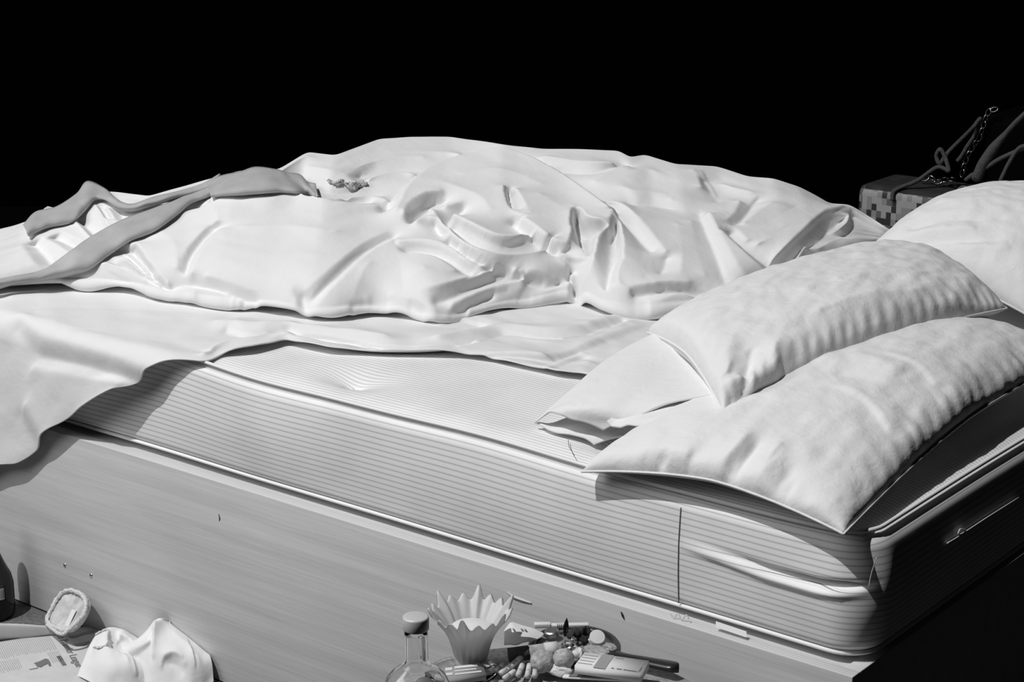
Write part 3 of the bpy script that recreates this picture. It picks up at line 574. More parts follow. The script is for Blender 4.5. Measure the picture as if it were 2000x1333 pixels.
FOLDS = [
 ([(771, 452), (729, 479), (687, 500), (651, 533), (621, 566), (602, 586)], [(740, 425), (690, 445), (650, 465), (610, 495), (580, 530), (565, 560)], [.3, 1.0, 1.3, 1.5, 1.8, 2.0]),
 ([(784, 477), (822, 478), (855, 485), (888, 503), (924, 527)], [(790, 455), (830, 450), (870, 455), (910, 475), (950, 500)], [.3, .8, 1.2, 1.6, 1.8]),
 ([(895, 430), (912, 443), (940, 458), (965, 470), (987, 476), (1008, 470), (1030, 460)], [(905, 400), (930, 405), (955, 410), (980, 415), (1000, 420), (1010, 430), (1018, 440)], [1.5, 2.5, 3, 3.3, 3.3, 3, 2]),
 ([(876, 446), (888, 467), (918, 488), (954, 509), (984, 524), (1020, 536), (1050, 542), (1080, 540)], [(886, 434), (905, 452), (935, 470), (972, 492), (1008, 500), (1040, 499), (1062, 492), (1085, 500)], [2, 2.6, 3, 3, 3, 3, 2.6, 2]),
 ([(1002, 422), (1026, 452), (1056, 470), (1092, 494), (1119, 509), (1153, 501)], [(1015, 405), (1050, 425), (1080, 445), (1110, 460), (1125, 470), (1150, 485)], [1, 2.6, 3.4, 3.6, 3.6, 2.5]),
 ([(1122, 413), (1114, 430), (1117, 455), (1108, 485), (1095, 494)], [(1090, 400), (1080, 420), (1075, 445), (1070, 465), (1065, 475)], [1.5, 3, 3.6, 3.6, 3]),
 ([(1122, 411), (1140, 434), (1152, 441), (1193, 436)], [(1135, 390), (1155, 405), (1170, 410), (1192, 408)], [1.5, 3.2, 3.6, 3]),
 ([(1194, 435), (1163, 461), (1157, 485), (1155, 506), (1141, 539), (1138, 562), (1160, 592)], [(1215, 440), (1190, 470), (1185, 490), (1180, 510), (1172, 540), (1175, 562), (1188, 585)], [2, 3, 3.2, 3.2, 3, 2.6, 1.6]),
 ([(868, 377), (849, 380), (831, 400), (810, 416), (793, 430)], [(850, 358), (825, 366), (803, 385), (788, 400), (776, 415)], [1, 2.2, 2.8, 2.8, 2]),
 ([(842, 424), (855, 438), (866, 450), (874, 456)], [(858, 402), (876, 412), (884, 425), (884, 440)], [1.4, 2, 2.2, 1.8]),
 ([(966, 519), (924, 536), (885, 551), (850, 560), (816, 566)], [(950, 508), (905, 520), (870, 535), (830, 545), (800, 552)], [1.6, 1.6, 1.4, 1.0, .5]),
 ([(995, 560), (945, 569), (900, 587), (865, 594)], [(974, 524), (940, 545), (905, 562), (875, 575)], [1.4, 1.6, 1.4, .8]),
 ([(1012, 522), (1026, 540), (1020, 563), (1005, 585), (985, 602), (930, 606)], [(985, 526), (985, 545), (980, 562), (965, 576), (950, 586), (915, 592)], [1.5, 2.4, 2.4, 2.4, 2, 1.4]),
 ([(1088, 497), (1110, 518), (1117, 536), (1108, 566), (1080, 585), (1050, 592)], [(1060, 510), (1075, 525), (1080, 540), (1072, 558), (1052, 568), (1035, 575)], [1.5, 2.4, 2.6, 2.6, 2.2, 1.4]),
 ([(424, 432), (400, 452), (380, 480), (366, 507), (361, 530)], [(392, 428), (366, 452), (348, 478), (337, 505), (333, 525)], [1, 1.6, 1.8, 1.8, 1.4]),
 ([(205, 522), (240, 538), (300, 560), (360, 577), (420, 585), (470, 588)], [(215, 506), (250, 519), (300, 544), (350, 561), (410, 572), (460, 579)], [1.4, 1.8, 1.8, 1.8, 1.6, 1]),
 ([(236, 490), (262, 514), (290, 537), (322, 555)], [(250, 478), (276, 500), (302, 522), (330, 548)], [.8, 1.2, 1.2, 1]),
 ([(246, 478), (275, 512), (300, 536), (320, 551)], [(290, 470), (320, 495), (338, 515), (345, 540)], [.8, 1.4, 1.6, 1.2]),
 ([(411, 386), (440, 381), (480, 377), (560, 376), (640, 390), (720, 397)], [(415, 418), (445, 412), (485, 410), (560, 410), (640, 420), (715, 422)], [1, 1.6, 1.6, 1.6, 1.2, .4]),
 ([(410, 384), (414, 402), (421, 420), (424, 440)], [(440, 388), (445, 405), (450, 425), (452, 445)], [1, 1.4, 1.4, .8]),
 ([(1408, 446), (1450, 485), (1480, 512), (1512, 541)], [(1388, 462), (1425, 502), (1450, 528), (1482, 552)], [.5, 1.8, 2.2, 2.2]),
 ([(1512, 512), (1540, 484), (1578, 448), (1612, 418), (1648, 402)], [(1480, 490), (1505, 455), (1545, 420), (1585, 398), (1630, 394)], [1.5, 2.0, 2.4, 2.4, 1.5]),
 ([(1578, 474), (1577, 500), (1568, 525), (1556, 545)], [(1562, 476), (1553, 505), (1543, 525), (1533, 542)], [1.2, 1.6, 1.6, 1.2]),
 ([(1661, 402), (1662, 425), (1652, 440), (1634, 452)], [(1648, 404), (1642, 423), (1632, 434), (1620, 444)], [1, 1.5, 1.5, 1]),
 ([(1196, 403), (1205, 440), (1212, 475), (1211, 508)], [(1220, 408), (1235, 440), (1246, 475), (1242, 508)], [1.4, 2, 2.2, 1.6]),
 ([(1204, 408), (1226, 431), (1252, 458), (1278, 484)], [(1216, 394), (1250, 414), (1285, 444), (1308, 476)], [.8, 1.4, 1.4, .8]),
 ([(1228, 568), (1270, 562), (1310, 560), (1348, 563), (1398, 579)], [(1222, 540), (1270, 535), (1310, 535), (1350, 540), (1402, 555)], [1, 1.5, 1.6, 1.6, 1]),
 ([(1236, 600), (1280, 602), (1330, 594), (1358, 584)], [(1255, 582), (1296, 572), (1336, 567), (1356, 571)], [1.4, 2, 2, 1.4]),
 ([(1367, 402), (1384, 445), (1403, 492), (1420, 548)], [(1400, 412), (1420, 448), (1440, 490), (1456, 540)], [.5, .9, 1.0, .8]),
 ([(1372, 330), (1378, 345), (1392, 365), (1405, 386)], [(1352, 330), (1356, 348), (1366, 368), (1380, 388)], [.8, 1.2, 1.2, .8]),
 ([(1484, 378), (1470, 394), (1454, 417), (1434, 434)], [(1462, 376), (1448, 392), (1436, 410), (1422, 424)], [.8, 1.2, 1.3, .9]),
 ([(135, 424), (152, 440), (166, 455), (178, 468)], [(147, 416), (166, 432), (180, 448), (190, 460)], [1.2, 1.3, 1.2, .8]),
 ([(184, 398), (196, 418), (206, 438), (212, 450)], [(199, 396), (210, 414), (219, 432), (225, 444)], [1, 1.2, 1.2, .8]),
 ([(66, 462), (84, 482), (96, 500), (104, 512)], [(84, 452), (104, 472), (118, 492), (126, 506)], [.8, 1.2, 1.2, .6]),
 ([(708, 372), (690, 368), (700, 350), (712, 330)], [(735, 375), (725, 362), (730, 345), (740, 330)], [.8, 1, 1, .6]),
]
d = .82*drape(P, DD, DF, 42, 1.1, fixm, 2.0)
d += creases(P+d[..., None]*(DD/np.linalg.norm(DD)), DD, FOLDS, 30, .8, fixm, 2.0, .08)*.28
d += .0006*noise2(na, nv, 8)+.0015*noise2(na, nv, 26)
edge = np.exp(-np.arange(nv)/10.)[None]; d = d*(1-.55*edge)
DD /= np.linalg.norm(DD)
P = P+d[..., None]*DD
rho = np.clip(.011+.005*np.convolve(np.pad(RNG.normal(size=na), 40, mode='edge'), np.hanning(81)/6, 'valid')[:na], .006, .018)
rows = []
for k in range(NR, 0, -1):
    th = math.radians(12+168*k/NR)
    rows.append(P[:, 0]+rho[:, None]*(-HZ*math.sin(th)+np.array([0, 0, 1.])*(math.cos(th)-1)))
tuck = rows[0]+HZ*.09; rows = [tuck]+rows
DP = np.concatenate([np.stack(rows, 1), P], 1)
duv = link('duvet', gridmesh(DP), COTTON)
SD = Seen(P, 2)
duv['label'] = ''
tag(duv, 'large crumpled white duvet heaped up over the whole bed behind the pillows', 'duvet')
def on_duvet(px, py, lift=.006):
    return CAM+ray(px, py)*(float(SD.dep(px, py))-lift*1.5)
def ribbon(up, lo, n, m, lift, puff):
    u_, l_ = spline(up, n), spline(lo, n); dep = np.zeros((n, m)); T = np.linspace(0, 1, m)
    for i in range(n):
        for j, t in enumerate(T): dep[i, j] = (on_duvet(*(u_[i]*(1-t)+l_[i]*t), 0)-CAM)@FW
    lowd = dep.copy()
    for _ in range(3): q = np.pad(lowd, 1, mode='edge'); lowd = np.min([q[1:-1, 1:-1], q[:-2, 1:-1], q[2:, 1:-1], q[1:-1, :-2], q[1:-1, 2:]], 0)
    dep = blur(lowd, 3)-1.5*(lift+puff*np.sin(math.pi*T)[None]**.7+.0015*noise2(n, m, 2.5))
    G = np.zeros((n, m, 3))
    for i in range(n):
        for j, t in enumerate(T): G[i, j] = CAM+ray(*(u_[i]*(1-t)+l_[i]*t))*dep[i, j]
    return G
tights = thing('tights', 'pair of grey nylon tights trailing across the left of the white duvet', 'tights', tuple(on_duvet(400, 370)))
def tpart(name, up, lo, n, m, lift=.006, puff=.012):
    G = ribbon(up, lo, n, m, lift, puff); o = part(link(name, gridmesh(G), NYLON), tights)
    s_ = o.modifiers.new('thickness', 'SOLIDIFY'); s_.thickness = .004; s_.offset = 0
tpart('leg', [(-30, 552), (26, 541), (80, 530), (110, 512), (140, 490), (180, 462), (240, 430), (300, 408), (340, 392), (380, 372), (420, 352)],
      [(-30, 572), (26, 556), (80, 548), (115, 542), (170, 528), (210, 500), (255, 470), (300, 452), (345, 420), (375, 396), (425, 378)], 110, 16, .008)
tpart('leg', [(46, 440), (70, 415), (110, 405), (150, 379), (171, 355), (205, 369), (222, 385), (240, 397), (262, 399), (300, 386), (350, 374), (395, 360), (430, 340)],
      [(56, 462), (78, 450), (98, 443), (140, 434), (165, 412), (184, 391), (206, 391), (228, 406), (250, 412), (275, 408), (310, 398), (360, 385), (410, 372)], 110, 12, .010)
tpart('brief', [(405, 360), (430, 345), (470, 336), (500, 327), (540, 332), (560, 338), (585, 342), (600, 356), (616, 360)],
      [(412, 384), (440, 382), (480, 380), (530, 376), (560, 376), (590, 378), (605, 380), (615, 383), (621, 384)], 70, 16, .010, .02)
lace = tube([on_duvet(x, y, .006) for x, y in ((640, 352), (655, 358), (668, 354), (680, 362), (692, 358), (704, 364), (716, 358))], .0035, 6, n=60)
for vtx in lace.vertices: vtx.co += Vector(RNG.normal(size=3)*.0018)
part(link('lace_frill', lace, FUZZ), tights); duv.data.update()
lf = bpy.data.objects['lace_frill']; lf.parent = duv; lf.matrix_parent_inverse = Matrix.Identity(4)

# ------------------------------------------------------------------ pillows
def pillow(name, label, FL, FR, BR, BL, top, bot, feats, lift=.04, n=150, m=190, power=2.6, D=None, wr=.0022, pinch=.05, seam=True, pw=.5, folds=()):
    FL, FR, BR, BL = map(np.array, (FL, FR, BR, BL)); ctr = (FL+FR+BR+BL)/4
    u = np.linspace(-1, 1, n)[:, None]; v_ = np.linspace(-1, 1, m)[None]
    k = lambda a: 1-np.abs(a)**power
    us = u*(1-pinch*(1-v_**2)*np.abs(u)); vs_ = v_*(1-pinch*.6*(1-u**2)*np.abs(v_))
    w_ = lambda a, b: ((1+a)/2)[..., None]*0+((1+b)/2)[..., None]*0
    G = ((1-us)*(1-vs_)/4)[..., None]*FL+((1+us)*(1-vs_)/4)[..., None]*FR+((1+us)*(1+vs_)/4)[..., None]*BR+((1-us)*(1+vs_)/4)[..., None]*BL
    G[..., 2] += lift*(1-np.abs(u*v_)**1.5)
    puff = (k(u)*k(v_))**pw
    T = G.copy(); T[..., 2] += top*puff; Bt = G.copy(); Bt[..., 2] -= bot*puff
    if D is None: D = -.35*HZ+np.array([0, 0, .9])
    d = drape(T, D, feats, 16, 1.0) if feats else np.zeros((n, m))
    if folds: d = d+creases(T, D, folds, 16, .7, None, 2.0, .15)*.7
    rim = np.clip(puff*2.2, 0, 1)
    d = d*np.clip(puff*6, 0, 1)+wr*(.5*noise2(n, m, 3)+.9*noise2(n, m, 9))*rim
    gather = .0022*np.sin(np.linspace(0, 2*math.pi*23, m)[None]+3*noise2(n, m, 14)*.4)*np.exp(-((1-np.abs(u))/.13)**2)*rim
    d = d+gather
    Dn = np.array(D)/np.linalg.norm(D); T = T+d[..., None]*Dn
    root = thing(name, label, 'pillow', tuple(ctr-np.array([0, 0, bot])))
    V = np.concatenate([T.reshape(-1, 3), Bt.reshape(-1, 3)]); F = []
    idx = np.arange(n*m).reshape(n, m); a, b, c, e = idx[:-1, :-1], idx[1:, :-1], idx[1:, 1:], idx[:-1, 1:]
    F = list(np.stack([a, b, c, e], -1).reshape(-1, 4))+list((np.stack([a, e, c, b], -1)+n*m).reshape(-1, 4))
    me = mesh(V, F); bm = bmesh.new(); bm.from_mesh(me); bmesh.ops.remove_doubles(bm, verts=bm.verts, dist=1e-5); bm.to_mesh(me); bm.free()
    part(link('pillowcase', me, LINEN), root)
    if seam:
        r = np.concatenate([T[:, 0], T[-1, 1:], T[::-1, -1][1:], T[0, ::-1][1:-1]])
        part(link('seam', tube(r, .0022, 5, closed=True), LINEN), root)
    return root, T
LF = [([(1235, 906), (1270, 896), (1300, 898), (1322, 915), (1352, 938), (1385, 946)], [(1230, 880), (1268, 872), (1305, 876), (1335, 895), (1365, 920), (1395, 930)], [.6, 1.2, 1.4, 1.2, .8]),
 ([(1432, 935), (1448, 905), (1466, 878), (1480, 858)], [(1405, 925), (1424, 898), (1446, 868), (1462, 850)], [.5, 1, 1, .5]), ([(1500, 905), (1515, 885), (1528, 868)], [(1480, 895), (1496, 876), (1512, 858)], [.5, .8, .5]),
 ([(1388, 956), (1450, 976), (1520, 995), (1555, 1012)], [(1398, 938), (1455, 955), (1525, 975), (1562, 995)], [.4, .7, .7, .4]), ([(1560, 940), (1540, 975), (1550, 1005)], [(1585, 945), (1570, 975), (1575, 1000)], [.4, .8, .5]),
 ([(1620, 745), (1680, 770), (1720, 810), (1740, 850)], [(1635, 725), (1700, 748), (1745, 790), (1762, 830)], [.3, .7, .7, .3]), ([(1720, 690), (1790, 715), (1840, 760)], [(1735, 672), (1808, 698), (1860, 740)], [.3, .6, .3])]
UF = [([(1448, 800), (1438, 785), (1446, 768), (1452, 755)], [(1425, 795), (1418, 780), (1424, 762), (1430, 748)], [.8, 1.6, 1.6, 1]), ([(1405, 745), (1425, 725), (1430, 700)], [(1385, 740), (1400, 718), (1408, 695)], [.4, .9, .5]),
 ([(1465, 765), (1464, 730), (1468, 700)], [(1482, 765), (1484, 730), (1488, 700)], [.6, 1, .6]), ([(1520, 745), (1512, 715), (1520, 690)], [(1540, 742), (1535, 712), (1540, 688)], [.4, .8, .5]),
 ([(1275, 645), (1320, 650), (1350, 668), (1375, 700)], [(1285, 625), (1332, 632), (1370, 652), (1398, 690)], [.3, .7, .7, .4]), ([(1660, 655), (1740, 640), (1820, 620), (1900, 590)], [(1655, 635), (1735, 620), (1815, 600), (1895, 572)], [.3, .6, .6, .3])]
FLl, FRl = aty(1136, 922, -.035), aty(1648, 1044, -.045)
low, LT = pillow('pillow', 'lower white pillow overhanging the head corner of the striped mattress', FLl, FRl, (-.05, .92, .715), (-.51, .94, .70), .085, .035,
  [(1.2, [(1160, 890), (1230, 880), (1290, 882), (1330, 900)]), (-1.2, [(1290, 900), (1330, 925), (1370, 935)]), (1.5, [(1270, 890), (1300, 895), (1340, 905)]), (-1, [(1420, 930), (1450, 890), (1475, 860)]), (1.2, [(1400, 920), (1435, 880), (1460, 850)]),
   (1, [(1480, 930), (1510, 900), (1530, 870)]), (-.8, [(1390, 955), (1440, 975), (1510, 985), (1550, 1000)]), (1, [(1380, 970), (1450, 990), (1550, 1015)]), (1.2, [(1560, 1010), (1600, 1000), (1640, 970)]), (-.8, [(1540, 1000), (1520, 950), (1540, 920)]),
   (1.0, [(1600, 700), (1680, 690), (1760, 720)]), (-.6, [(1640, 720), (1720, 740), (1780, 800)]), (.8, [(1760, 690), (1850, 720), (1880, 780)])], lift=.03, folds=LF)
up, UT = pillow('pillow', 'middle white pillow lying aslant on the lower pillow', atz(1264, 650, .755), atz(1412, 808, .76), (-.19, .90, .79), (-.56, 1.2, .785), .075, .05,
  [(1.6, [(1390, 770), (1420, 745), (1450, 740)]), (-2, [(1425, 790), (1440, 775), (1455, 760)]), (1.5, [(1435, 800), (1450, 780), (1475, 765)]), (-1.2, [(1460, 720), (1465, 690), (1470, 670)]), (1, [(1500, 740), (1510, 700), (1515, 670)]), (-.7, [(1530, 720), (1545, 690)]),
   (1, [(1280, 650), (1330, 660), (1380, 690)]), (-1, [(1275, 690), (1310, 720), (1330, 745)]), (.8, [(1600, 600), (1700, 570), (1800, 560)]), (-.7, [(1640, 640), (1740, 630), (1850, 600)]), (.6, [(1560, 560), (1680, 530), (1780, 520)])], lift=.025, pw=.38, folds=UF)
bk, BT = pillow('pillow', 'rear white pillow humped against the duvet in the corner by the suitcases', atz(1665, 520, .74), atz(2010, 618, .72), atz(2330, 500, .76), atz(1900, 440, .76), .14, .04,
  [(.8, [(1720, 480), (1800, 450), (1900, 440)]), (-.6, [(1740, 490), (1830, 465), (1950, 460)]), (.8, [(1760, 500), (1860, 480), (1970, 478)]), (-.6, [(1780, 440), (1860, 420), (1960, 415)])], lift=.03, power=2.2)

# open pillowcase ends poking out between the pillows
def patch(rows, n=60, m=40, wav=.002):
    R = np.array([spline(r, n) for r in rows]); G = np.stack([spline(R[:, i], m) for i in range(n)])
    G[..., 2] += wav*noise2(n, m, 5); return G
def flap(rows, parent):
    o = part(link('case_flap', gridmesh(patch(rows)), LINEN), parent); s_ = o.modifiers.new('thickness', 'SOLIDIFY'); s_.thickness = .003
flap([[atz(1310, 640, .765), atz(1340, 690, .76), atz(1400, 780, .755)], [atz(1200, 690, .745), atz(1240, 740, .75), atz(1300, 790, .745)], [atz(1125, 755, .715), atz(1160, 785, .73), atz(1240, 815, .72)], [atz(1045, 826, .675), atz(1090, 812, .70), atz(1180, 832, .695)]], up)
flap([[atz(1300, 700, .70), atz(1320, 770, .70), atz(1330, 810, .70)], [atz(1180, 790, .685), atz(1230, 815, .69), atz(1290, 830, .69)], [atz(1090, 825, .672), atz(1140, 838, .674), atz(1230, 850, .674)], [atz(1044, 832, .667), atz(1085, 846, .667), atz(1160, 858, .667)]], up)
flap([[atz(1345, 735, .742), atz(1385, 775, .745), atz(1430, 805, .75)], [atz(1270, 775, .73), atz(1320, 800, .738), atz(1370, 815, .742)], [atz(1215, 810, .715), atz(1270, 820, .725), atz(1330, 825, .73)], [atz(1185, 838, .695), atz(1230, 834, .71), atz(1300, 834, .72)]], low)

# ------------------------------------------------------------------ suitcases behind the bed
def case(name, label, x0, x1, y0, y1, z1, m, lidm, bev):
    r_ = thing(name, label, 'suitcase', ((x0+x1)/2, (y0+y1)/2, 0))
    o = part(bmobj('shell', box_bm(x0, x1, y0, y1, 0, z1, bev, 5), [m, lidm]), r_)
    for p in o.data.polygons:
        if p.normal.z > .7: p.material_index = 1
    return r_
cl_ = aty(1672, 385, 1.9)
ca = case('suitcase', 'patchwork-patterned suitcase bound with rope behind the head of the bed', cl_[0], cl_[0]+.31, 1.9, 2.10, cl_[2]+.035, PATCH, TOPCASE, .03)
c2 = aty(1830, 400, 1.78)
cb = case('suitcase', 'rounded dark grey suitcase half hidden by the rear pillow', c2[0], c2[0]+.42, 1.70, 1.86, aty(1880, 380, 1.76)[2], TOPCASE, TOPCASE, .06)
c3 = aty(1915, 222, 2.16)
cc = case('suitcase', 'tall black suitcase with a glinting chain at the right edge', c3[0], c3[0]+.5, 2.16, 2.42, c3[2], CASE, CASE, .04)
y_ = lambda y: (lambda p: aty(p[0], p[1], y))
rp = [aty(1742, 392, 1.89), aty(1748, 372, 1.90), aty(1790, 354, 1.93), aty(1828, 328, 1.96), aty(1845, 330, 1.96), aty(1853, 333, 1.96), aty(1845, 305, 1.97), aty(1836, 292, 1.97), aty(1829, 305, 1.97), aty(1836, 320, 1.97), aty(1850, 300, 1.98), aty(1880, 270, 2.05), aty(1900, 250, 2.12), aty(1915, 232, 2.15), aty(1905, 262, 2.14), aty(1890, 285, 2.14), aty(1878, 305, 2.14), aty(1870, 315, 2.14)]
rope1 = link('rope', tube(rp, .0055, 8, n=150), ROPE)
tag(rope1, 'grey rope knotted in a loop over the patchwork suitcase', 'rope')
rope2 = link('rope', tube([aty(*q, 1.69) for q in ((1885, 352), (1900, 342), (1908, 345), (1920, 320), (1940, 290), (1965, 260), (1985, 238), (2010, 215))], [.004, .006, .013, .013, .012, .006, .006, .006], 8, n=90), ROPE)
tag(rope2, 'thick grey rope rising across the tall black suitcase', 'rope')
rope3 = link('rope', tube([aty(*q, 1.69) for q in ((1925, 328), (1950, 312), (1975, 300), (2010, 285))]+[aty(*q, 1.685) for q in ((1990, 290), (1970, 320), (1950, 362), (1940, 385))], .005, 8, n=80), ROPE)
tag(rope3, 'thin grey rope slanting down to the rear pillow at the right edge', 'rope')
def links(name, label, pts, sz=.011):
    t_ = thing(name, label, 'chain', tuple(pts[0])); q = spline(pts, 60); L = np.r_[0, np.linalg.norm(np.diff(q, axis=0), axis=1).cumsum()]
    n = int(L[-1]/(sz*1.5)); th = np.linspace(0, 2*math.pi, 14, endpoint=False)
    for i in range(n):
        c = np.array([np.interp((i+.5)*L[-1]/n, L, q[:, k]) for k in range(3)]); tn = np.array([np.interp(min((i+1)*L[-1]/n, L[-1]), L, q[:, k]) for k in range(3)])-c; tn /= np.linalg.norm(tn)+1e-9
        sd = np.cross(tn, (.3, .8, .5) if i % 2 else (.8, -.3, .4)); sd /= np.linalg.norm(sd)
        o = link('chain_link', tube([c+tn*sz*math.cos(a)+sd*sz*.6*math.sin(a) for a in th], sz*.2, 6, closed=True), CHAINM); part(o, t_)
links('chain', 'steel chain hanging down the tall black suitcase', [aty(*q, 2.145) for q in ((1948, 214), (1934, 216), (1925, 232), (1918, 255), (1911, 272), (1898, 290), (1885, 318), (1878, 345))])
links('chain', 'steel chain lying across the lid of the patchwork suitcase', [aty(*q, 2.0) for q in ((1800, 350), (1820, 348), (1835, 356), (1850, 350), (1866, 352))])
links('chain', 'bright bunched chain just above the rear pillow', [aty(*q, 1.69) for q in ((1872, 374), (1885, 368), (1900, 374), (1916, 370), (1932, 368))], .012)

# ------------------------------------------------------------------ on the floor at the left
def rot_to(me, o, xdir, zdir=(0, 0, 1)):
    x = Vector(xdir).normalized(); z = Vector(zdir).normalized(); y = z.cross(x).normalized(); z = x.cross(y)
    me.transform(Matrix(((x.x, y.x, z.x, o[0]), (x.y, y.y, z.y, o[1]), (x.z, y.z, z.z, o[2]), (0, 0, 0, 1))))
bt = atz(-5, 1205, .008)
db = thing('brown_bottle', 'dark glass bottle with a white barcode label at the left edge', 'bottle', (bt[0]-.012, bt[1], .008))
me = lathe([(0, .003), (.035, 0), (.045, .003), (.047, .012), (.047, .075), (.043, .095), (.030, .125), (.021, .15), (.0185, .175), (.018, .205), (.020, .207), (.020, .228), (.017, .233), (0, .233)], 56)
o = link('glass', me, BROWN, db)
lb = np.array([[(.0475*math.cos(a), .0475*math.sin(a), z) for z in np.linspace(.052, .078, 4)] for a in np.linspace(math.radians(-52), math.radians(-4), 14)])
o = link('barcode_label', gridmesh(lb), PAPER, db)
for i, a in enumerate(np.linspace(-48, -8, 9)):
    g = np.array([[(.0479*math.cos(math.radians(a+w_)), .0479*math.sin(math.radians(a+w_)), z) for z in (.055, .075)] for w_ in (0, 1.2+.6*(i % 3))]); link('barcode_bar', gridmesh(g), INK, o)
# newspaper
nz = .011
N0 = [(-70, 1268), (60, 1246), (130, 1232), (190, 1222)]; N1 = [(-70, 1360), (60, 1352), (170, 1345), (262, 1330)]
rows = []
G = np.zeros((60, 30, 3)); a_, b_ = spline(N0, 60), spline(N1, 60)
for i in range(60):
    for j in range(30): t = j/29; p = a_[i]*(1-t)+b_[i]*t; G[i, j] = atz(p[0], p[1], nz)
G[..., 2] += .0007*noise2(60, 30, 6); G[..., 2] = np.clip(G[..., 2], .009, .02)
news = thing('newspaper', 'open newspaper with a sports headline on the floor at lower left', 'newspaper', tuple(atz(80, 1290, .008)))
o = part(link('page', gridmesh(G), NEWS), news); s_ = o.modifiers.new('thickness', 'SOLIDIFY'); s_.thickness = .0015; s_.offset = -1
nt_ = .0134
p0, p1 = atz(107, 1236, nt_), atz(149, 1304, nt_); L = np.linalg.norm(p1-p0)
me = text_mesh('s to Premier League', .03); xs = [v.co.x for v in me.vertices]; k = L/(max(xs)-min(xs)); me.transform(Matrix.Scale(k, 4)); rot_to(me, p0, p1-p0)
part(link('headline', me, INK, smooth=False), news)
bars = []; 
def quad(a, b, wd_): a, b = np.array(a), np.array(b); d_ = (b-a)/np.linalg.norm(b-a); s = np.cross(d_, (0, 0, 1))*wd_/2; bars.append([a-s, a+s, b+s, b-s])
dirn = (p1-p0)/L
for cx, (s_a, s_b) in enumerate(((.0, .085), (.092, .15))):
    for k in range(36):
        off = np.cross((0, 0, 1), dirn)*(-(.016+.0042*k)); 
        if s_b > .1 and k > 5 and k < 20: continue
        quad(p0+off*-1*-1+dirn*s_a, p0+off+dirn*(s_b-.012*random.random()), .0011)
Vb, Fb = [], []
for q in bars: Fb.append(tuple(range(len(Vb), len(Vb)+4))); Vb += q
part(link('print_columns', mesh(Vb, Fb), INK2, smooth=False), news)
def poly(name, px, z, m, parent):
    me = mesh([atz(a, b, z) for a, b in px], [tuple(range(len(px)))]); return part(link(name, me, m, smooth=False), parent)
poly('print_block', [(110, 1283), (118, 1281), (130, 1299), (122, 1301)], nt_, INK, news)
poly('print_photo', [(66, 1296), (78, 1292), (88, 1287), (94, 1288), (98, 1294), (100, 1301), (96, 1302), (93, 1297), (86, 1300), (80, 1304), (72, 1303), (70, 1299)], nt_, INK, news)
poly('print_photo', [(134, 1242), (150, 1240), (168, 1234), (186, 1231), (184, 1237), (165, 1240), (150, 1245), (138, 1246)], nt_, INK2, news)
poly('print_photo', [(142, 1258), (160, 1256), (176, 1252), (172, 1258), (158, 1261), (146, 1262)], nt_, INK2, news)
me = text_mesh('1', .026); rot_to(me, atz(56, 1306, nt_), dirn); part(link('page_number', me, INK, smooth=False), news)
# curled paper lying on it
G = ribbon_ = np.zeros((50, 14, 3)); c0, c1 = atz(-60, 1240, .03), atz(132, 1232, .022)
for i in range(50):
    t = i/49; c = c0*(1-t)+c1*t; rr = .030*(1-t**2.2)+.003
    for j in range(14):
        th = math.radians(-35+j/13*300); G[i, j] = c+np.array([.62, .79, 0])*rr*math.cos(th)*1.0+np.array([0, 0, 1])*(rr*.55*math.sin(th)+rr*.1)
mc = link('rolled_magazine', gridmesh(G), NEWS); s_ = mc.modifiers.new('thickness', 'SOLIDIFY'); s_.thickness = .002
tag(mc, 'loosely rolled grey magazine lying between the dark bottle and the newspaper', 'magazine')
# slipper leaning on the base
sl = thing('slipper', 'pale fluffy slipper standing on end against the plywood base', 'slipper', tuple(atz(135, 1230, .008)))
def on_slip(x, y):
    t = (1232-y)/80; return aty(x, y, -.125+.075*t)
out = spline([(126, 1231), (104, 1222), (94, 1212), (103, 1190), (114, 1170), (126, 1157), (140, 1153), (156, 1158), (167, 1168), (171, 1182), (167, 1196), (160, 1210), (150, 1222), (138, 1231), (126, 1231)], 90)[:-1]
oc = out.mean(0)
G = np.array([[on_slip(*(oc+(p-oc)*k))+np.array([0, -.0, 0])*(1-k) for k in np.linspace(0, .99, 12)] for p in out])
for j, k in enumerate(np.linspace(0, .99, 12)): G[:, j, 1] += .010*(1-k**3)
o = part(link('insole', gridmesh(G, True), INSOLE), sl); s_ = o.modifiers.new('thickness', 'SOLIDIFY'); s_.thickness = .008; s_.offset = -1
rim = np.array([on_slip(*p)+np.array([0, -.003, 0]) for p in out]); me = tube(rim, .0048, 9, closed=True)
for vtx in me.vertices: vtx.co += Vector(RNG.normal(size=3)*.0008)
part(link('fleece_trim', me, FUZZ), sl)
part(link('size_tag', gridmesh(np.array([[on_slip(138+t*8-s*16, 1192+t*2+s*34)+np.array([0, .004, 0]) for s in (0, .5, 1)] for t in (0, .5, 1)])), PAPER), sl)
me = tube([on_slip(165, 1202)+np.array([0, -.004, 0]), on_slip(160, 1215)+np.array([0, -.02, 0]), on_slip(145, 1230)+np.array([0, -.025, 0]), on_slip(130, 1232)+np.array([0, -.02, 0]), on_slip(112, 1226)+np.array([0, -.012, 0]), on_slip(96, 1219)+np.array([0, -.006, 0])], .004, 7); part(link('strap', me, FUZZ), sl)
